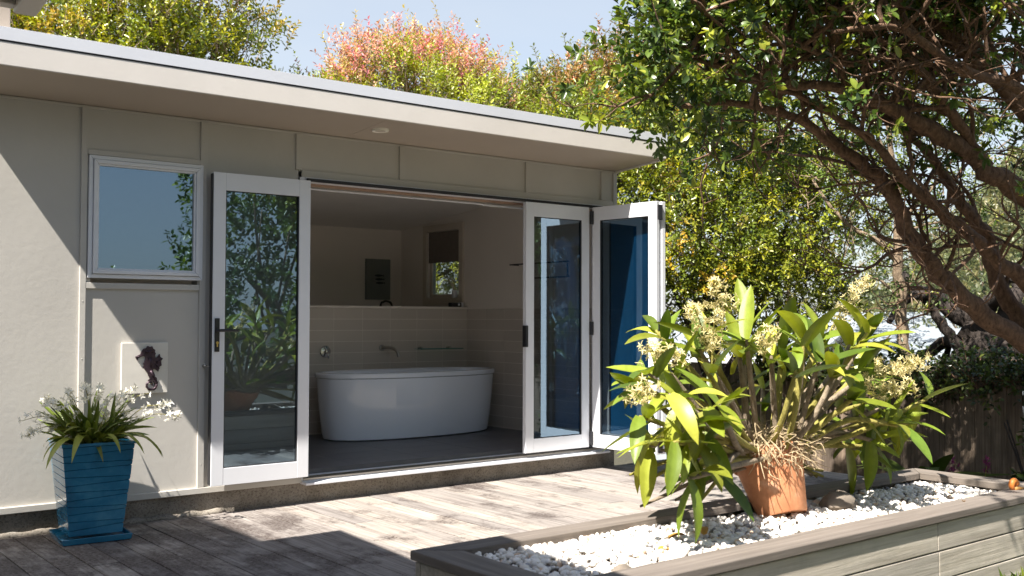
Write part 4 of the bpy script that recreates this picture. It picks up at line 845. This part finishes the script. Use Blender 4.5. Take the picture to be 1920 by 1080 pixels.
# trees behind the roof
def backtree(name, label, base, lumps, n, cols, wts, L, W, k=9, colfn=None, bark='palebark', **kw):
    t = thing(name, label, 'tree', base); c = np.mean([l[0] for l in lumps], 0)
    branchset(t, bark, [([base, (base[0]+.05, base[1], base[2]+(c[2]-base[2])*.5), (c[0], c[1], c[2]-.4)], .12, .05)], 'trunk')
    branchset(t, bark, [([(c[0]*.3+base[0]*.7, base[1]*.7+c[1]*.3, base[2]*.4+c[2]*.6-.4), tuple(np.array(l[0])*.7+c*.3-np.array([0, 0, l[1]*.5])), tuple(np.array(l[0])+np.array([0, 0, l[1]*.6]))], .04, .008) for l in lumps])
    crown(t, lumps, n, cols, wts, L, W, k, colfn=colfn, twigmat=bark, **kw); return t
backtree('yellow_green_tree', 'tall yellow-green tree behind the left end of the roof', (4.2, 13.2, -.6), [((3.1, 13.9, 4.6), 1.0), ((3.8, 13.44, 5.0), 1.1), ((4.44, 12.94, 5.1), 1.1), ((4.95, 12.55, 4.85), .75), ((4.6, 12.4, 4.2), .8), ((3.87, 12.78, 4.2), .8), ((5.22, 12.4, 4.3), .5), ((5.5, 12.2, 5.0), .2), ((5.48, 12.25, 4.6), .2), ((5.55, 12.2, 5.4), .16), ((3.3, 13.2, 4.0), .8), ((5.55, 12.1, 3.9), .35)], 4200, [(.28, .30, .025), (.42, .40, .03), (.15, .19, .02), (.08, .12, .02), (.46, .29, .05)], [4, 4, 4, 3, .8], .07, .034, 8, inner=.2, up=.9, mat='gloss', clump=8, spread=.12)
def pinkfn(p, col):
    h = (p[:, 2]-4.12)/.5+.55*np.sin(p[:, 0]*5.1+p[:, 2]*4)+rng.normal(size=len(p))*.25
    pk = palette(len(p), [(.58, .27, .18), (.58, .19, .22), (.62, .38, .24), (.44, .36, .08)], [3, 2, 3, 4], .15)
    return np.where((h > .62)[:, None], pk, col)
backtree('pink_tipped_tree', 'rounded tree with pink and orange new leaves behind the roof', (7.6, 11.7, -.6), [((6.84, 12.34, 4.05), .5), ((7.29, 11.97, 4.32), .66), ((7.85, 11.7, 4.42), .6), ((8.2, 11.3, 4.15), .45), ((7.31, 11.46, 4.0), .8), ((7.75, 10.99, 3.9), .7), ((6.6, 12.4, 3.8), .6), ((8.3, 11.0, 3.9), .6), ((7.5, 11.9, 4.95), .16), ((8.15, 11.6, 4.9), .13), ((7.2, 10.9, 1.5), .9), ((8.0, 10.7, 1.9), .9), ((7.6, 11.0, 2.8), .9)], 6200, [(.32, .36, .035), (.24, .29, .03), (.42, .42, .05), (.13, .17, .02)], [4, 3, 2, 2], .058, .025, 9, colfn=pinkfn, inner=.5, up=.8, clump=10, spread=.12)
backtree('reddish_hedge_tree', 'olive and reddish leafed tree between the pink tree and the spreading tree', (9.5, 10.9, -.6), [((8.85, 11.2, 3.8), .6), ((9.35, 10.9, 3.95), .6), ((9.9, 10.54, 4.15), .68), ((10.25, 10.26, 4.35), .72), ((9.34, 10.37, 3.6), .7), ((10.7, 9.9, 4.3), .7), ((8.9, 10.6, 3.4), .6), ((10.0, 9.9, 3.4), .7)], 4600, [(.18, .21, .03), (.26, .27, .045), (.38, .13, .06), (.11, .14, .025), (.42, .25, .12)], [4, 3, 1.8, 3, 1.5], .058, .028, 9, inner=.5, up=.7, mat='gloss', clump=9, spread=.12)
# gnarled tree beyond the fence
gt = thing('gnarled_tree', 'black contorted tree trunk with curling limbs beyond the paling fence', 'tree', (11.25, 5.78, -1))
branchset(gt, 'darkbark', [([(11.25, 5.78, -1), (11.26, 5.78, .3), (11.22, 5.78, .8), (11.25, 5.75, 1.15)], .30, .2)], 'trunk')
random.seed(5); gl = []
for k in range(26):
    a = random.uniform(0, 6.28); p = Vector((11.25, 5.75, random.uniform(.55, 1.25))); d = Vector((math.cos(a)*.8, math.sin(a)*.8, random.uniform(-.2, .6))); pts = [p]
    for i in range(6):
        d = (d+Vector((random.gauss(0, .5), random.gauss(0, .5), random.gauss(.03, .45)))).normalized(); p = p+d*random.uniform(.16, .32); pts.append(p.copy())
    gl.append((pts, random.uniform(.08, .14), .03))
branchset(gt, 'darkbark', gl)
crown(gt, [((11.2, 5.8, 2.9), .9), ((11.9, 5.2, 3.0), 1.0), ((10.8, 6.3, 2.8), .7), ((11.8, 4.4, 2.6), .8)], 420, [(.10, .12, .04), (.16, .16, .05), (.06, .08, .025)], [1, 1, 1], .06, .02, 8, twigmat='darkbark', inner=.2)
# trees further back
FARC = [(.10, .115, .045), (.15, .15, .06), (.07, .09, .035), (.2, .18, .07)]
for lab, b_, lm in (('hazy olive tree left of the slender tree trunk', (15.5, 11.6, -2), [((15.2, 11.8, 1.6), 1.3), ((16.3, 11, 2.1), 1.3), ((14.6, 12.6, 2.4), 1.2), ((15.8, 11.5, 3.1), 1.2)]), ('hazy olive tree behind the white porch roof', (25, 14, -4), [((24.5, 14.5, 2.2), 1.8), ((26, 13.2, 2.6), 1.9), ((25.2, 12, 1.8), 1.6)]), ('hazy olive tree on the slope at the right edge behind the limbs', (22, 10.6, -4), [((21.4, 11.0, 2.2), 1.4), ((22.2, 10.3, 3.2), 1.4), ((23.0, 9.6, 2.4), 1.6), ((20.6, 11.6, 1.4), 1.1)])):
    backtree('distant_tree', lab, b_, lm, 900, FARC, [3, 3, 3, 1], .11, .055, 8, twigs=False, inner=.5)
# garden trees seen in the door glass, plus two added unseen to block sky
for lab, b_, lm in (('dark garden tree reflected in the folded door glass', (8.8, -5.6, -.1), [((8.2, -5.2, 2.4), 1.4), ((9.2, -5.6, 3.6), 1.7), ((9.9, -5.0, 2.2), 1.6), ((8.2, -5.4, 1.0), 1.4), ((8.3, -5.6, 4.2), 1.1), ((10, -6, 4.6), 1.6), ((6.6, -6.4, .6), 1.0), ((5.2, -7.2, .5), 1.0)]), ('tall unseen tree added behind the viewpoint to block low sky', (1.2, -8.2, -.1), [((.2, -8, 2.2), 1.7), ((1.8, -8.2, 2.6), 1.8), ((1.0, -8.4, 4.2), 1.7), ((2.8, -8.6, 1.4), 1.3)]), ('unseen tree added near the wing, behind the viewpoint, to block low sky', (-3.5, -8.0, -.1), [((-4.4, -7.6, 2.2), 1.8), ((-2.6, -8, 2.4), 1.8), ((-3.4, -8.2, 4.4), 1.8)]), ('second garden tree across the lawn from the doors', (11.5, -2.5, -.1), [((11.2, -2.4, 1.6), 1.4), ((11.8, -2.8, 3.0), 1.6), ((12.3, -1.4, 1.6), 1.4)])):
    backtree('offscreen_tree', lab, b_, lm, 2600, [(.07, .12, .02), (.12, .18, .03), (.04, .08, .02), (.22, .27, .04)], [3, 3, 3, 1.5], .12, .065, 8, twigs=False, inner=.5, mat='gloss', clump=8, spread=.2)
# ================================================================== FENCE, PLANTS BY IT, HOUSES, HILL
fn = thing('paling_fence', 'old brown timber paling fence behind the planter', 'fence', (9.0, 4.5, -.6))
random.seed(11); y = 1.2
while y < 8.2:
    wd = random.uniform(.135, .15); tz = .74+random.uniform(-.03, .03); ln = random.uniform(-.006, .006)
    MB().hexa([(9.0, y, -.62), (9.018, y, -.62), (9.018, y+wd, -.62), (9.0, y+wd, -.62), (9.0+ln, y+ln, tz), (9.018+ln, y+ln, tz), (9.018+ln, y+wd+ln, tz), (9.0+ln, y+wd+ln, tz)]).build('paling', 'fence', fn, bevel=.003)
    y += wd+random.uniform(.001, .005)
for z in (-.35, .5): BX('rail', 'fence', fn, 9.02, 9.07, 1.2, 8.2, z, z+.09, 0)
for yy in (1.3, 3.6, 5.9, 8.1): BX('post', 'fence', fn, 9.072, 9.17, yy, yy+.1, -.7, .72, 0)
iv = thing('fence_creeper', 'dark green creeper sprawling along the top of the paling fence', 'creeper', (8.95, 4.5, .5))
IV = [(.04, .065, .015), (.07, .10, .02), (.12, .15, .03), (.03, .045, .012)]
crown(iv, [((8.97, 2.0+.33*k, .66+.05*math.sin(k*1.9)), .19+.05*math.sin(k*2.7)) for k in range(16)], 1300, IV, [4, 3, 1.5, 3], .05, .036, 7, mat='gloss', name='foliage', inner=.2, ln=(.1, .3))
ds = thing('dark_shrub', 'dark glossy shrub against the fence beside the planter end', 'shrub', (8.1, 3.75, -.55))
branchset(ds, 'darkbark', [([(8.1, 3.75, -.6), (8.1, 3.75, -.2), (8.15+.2*math.cos(k*1.3), 3.8+.2*math.sin(k*1.3), .45)], .015, .006) for k in range(5)], 'stem')
crown(ds, [((8.25, 3.55, .2), .28), ((8.4, 3.4, .0), .33), ((8.1, 3.45, -.2), .27), ((8.4, 3.3, .5), .28), ((8.55, 3.2, .3), .33), ((8.4, 3.7, -.25), .2)], 520, IV, [4, 3, 2, 3], .07, .034, 7, mat='gloss', twigmat='darkbark', name='foliage', inner=.2)
fp = thing('broad_leaf_plant', 'plant with long arching leaves in the shade before the fence', 'plant', (8.3, 4.75, -.55))
bl_ = [blade('long_leaf', .75, .13, a, .2, (.09, .13, .025), 'orchid', 8, peak=.55) for a in (.7, 1.1, 1.5)]
for k in range(14):
    a = k*.449+random.uniform(-.2, .2); el = random.uniform(.6, 1.2); place(bl_[k % 3], fp, (8.3, 4.75, -.3), (math.cos(a)*math.cos(el), math.sin(a)*math.cos(el), math.sin(el)), 0, random.uniform(.8, 1.15))
MB().lathe([(.07, -.6), (.06, -.3), (.03, -.2), (0, -.19)], 10, Matrix.Translation((8.3, 4.75, 0))).build('stem', 'darkbark', fp, smooth=True)
for lab, (px_, py_) in (('left purple flower sprig in front of the fence palings', (8.14, 4.44)), ('right purple flower sprig in front of the fence palings', (8.34, 4.27))):
    pf = thing('purple_flower', lab, 'flower', (px_, py_, -.55)); flowers(pf, [(px_, py_, -.55), (px_+.02, py_, -.2), (px_+.06, py_-.02, .09)], 26, .03, (.30, .06, .16), .03, 5, .004, 'flower_spray', .4)
def house(name, label, o, ang, L, Wd, z0, ze, zr, porch=False):
    h = thing(name, label, 'house', (o[0], o[1], z0)); m = Matrix.Translation((o[0], o[1], 0)) @ Matrix.Rotation(ang, 4, 'Z'); e = .5
    MB().box(0, L, 0, Wd, z0, ze, m).build('wall', 'wallw', h)
    def roofplane(y0, y1):
        q = [(-e, y0, ze-.12), (L+e, y0, ze-.12), (L+e, y1, zr), (-e, y1, zr)]; q = q+[(a, b, c+.07) for a, b, c in q]
        return MB().hexa([m @ Vector(v) for v in q]).build('roof', 'roofw', h)
    for y0, y1 in ((-e, Wd/2), (Wd+e, Wd/2)):
        rp = roofplane(y0, y1); mb = MB(); k = -e+.15
        while k < L+e:
            q = [(k, y0, ze-.05), (k+.05, y0, ze-.05), (k+.05, y1, zr+.07), (k, y1, zr+.07)]; q = q+[(a, b, c+.035) for a, b, c in q]; mb.hexa([m @ Vector(v) for v in q]); k += .8
        mb.build('roof_ribs', 'roofw', rp)['kind'] = 'stuff'
    MB().box(-e, L+e, -e-.06, -e+.02, ze-.22, ze-.04, m).build('gutter', 'white', h)
    for k in range(3):
        x = L*(.18+.3*k); w_ = MB().box(x, x+.9, -.04, .02, ze-1.5, ze-.45, m).build('window', 'white', h); MB().box(x+.07, x+.83, -.06, -.041, ze-1.43, ze-.52, m).build('pane', 'clearglass', w_)
    if porch:
        for k in range(4): MB().box(L*k/3-.05, L*k/3+.05, -1.25, -1.15, z0, ze-.6, m).build('post', 'white', h)
        q = [(-.3, -1.5, ze-.65), (L+.3, -1.5, ze-.65), (L+.3, -.02, ze-.25), (-.3, -.02, ze-.25)]; q = q+[(a, b, c+.06) for a, b, c in q]; MB().hexa([m @ Vector(v) for v in q]).build('porch_roof', 'roofw', h)
    return h
house('white_house', 'white metal-roofed house seen through the trees behind the orchid', (17.6, 16.4), R(-38.5), 7.0, 5.5, -4, .45, 1.35)
house('porch_house', 'smaller white-roofed house with a porch behind the gnarled tree', (16.6, 9.6), R(-38.5), 5.0, 4.2, -3.5, .42, 1.0, True)
# wooded hill
hw = MB(); n = 700; lm = []
for k in range(n):
    r_ = random.uniform(75, 190); a = R(random.uniform(52, 92)); x, y = r_*math.sin(a), r_*math.cos(a); lm.append(((x, y, terrain(x, y)+1.2), random.uniform(1.6, 3.4)))
P, D, Nn, sid, a_, b_ = sprigs(lm, 9000, 3, (.3, .8), inner=.75, low=0)
cl = palette(9000, [(.15, .15, .06), (.20, .19, .08), (.11, .12, .05), (.26, .23, .10)], [3, 3, 2, 1], .15)[sid]
hwo = leafmesh('hillside_wood', P, D, Nn, rng.uniform(.7, 1.5, len(P)), rng.uniform(.6, 1.1, len(P)), cl, 'leaf'); stuff(hwo); tag(hwo, 'olive green woodland covering the far hillside', 'woodland')
# grass at the foot of the planter
n = 9000; P = np.stack([rng.uniform(3.2, 7.5, n), rng.uniform(1.2, 2.47, n), np.full(n, -.1)], 1); P[:, 2] -= .5*np.clip((P[:, 0]-6.6)/2., 0, 1)
D = np.array([0, 0, 1.])+rng.normal(size=(n, 3))*.35; go = leafmesh('grass', P, D, unit(n), rng.uniform(.08, .15, n), rng.uniform(.004, .008, n), palette(n, [(.17, .25, .03), (.24, .30, .04), (.10, .16, .02)], [1, 1, 1], .15), 'leaf', None, .1, .3)
stuff(go); tag(go, 'bright green grass at the foot of the planter', 'grass')
# scratch keys are not part of the scene
for o in bpy.data.objects:
    if '_base' in o: del o['_base']
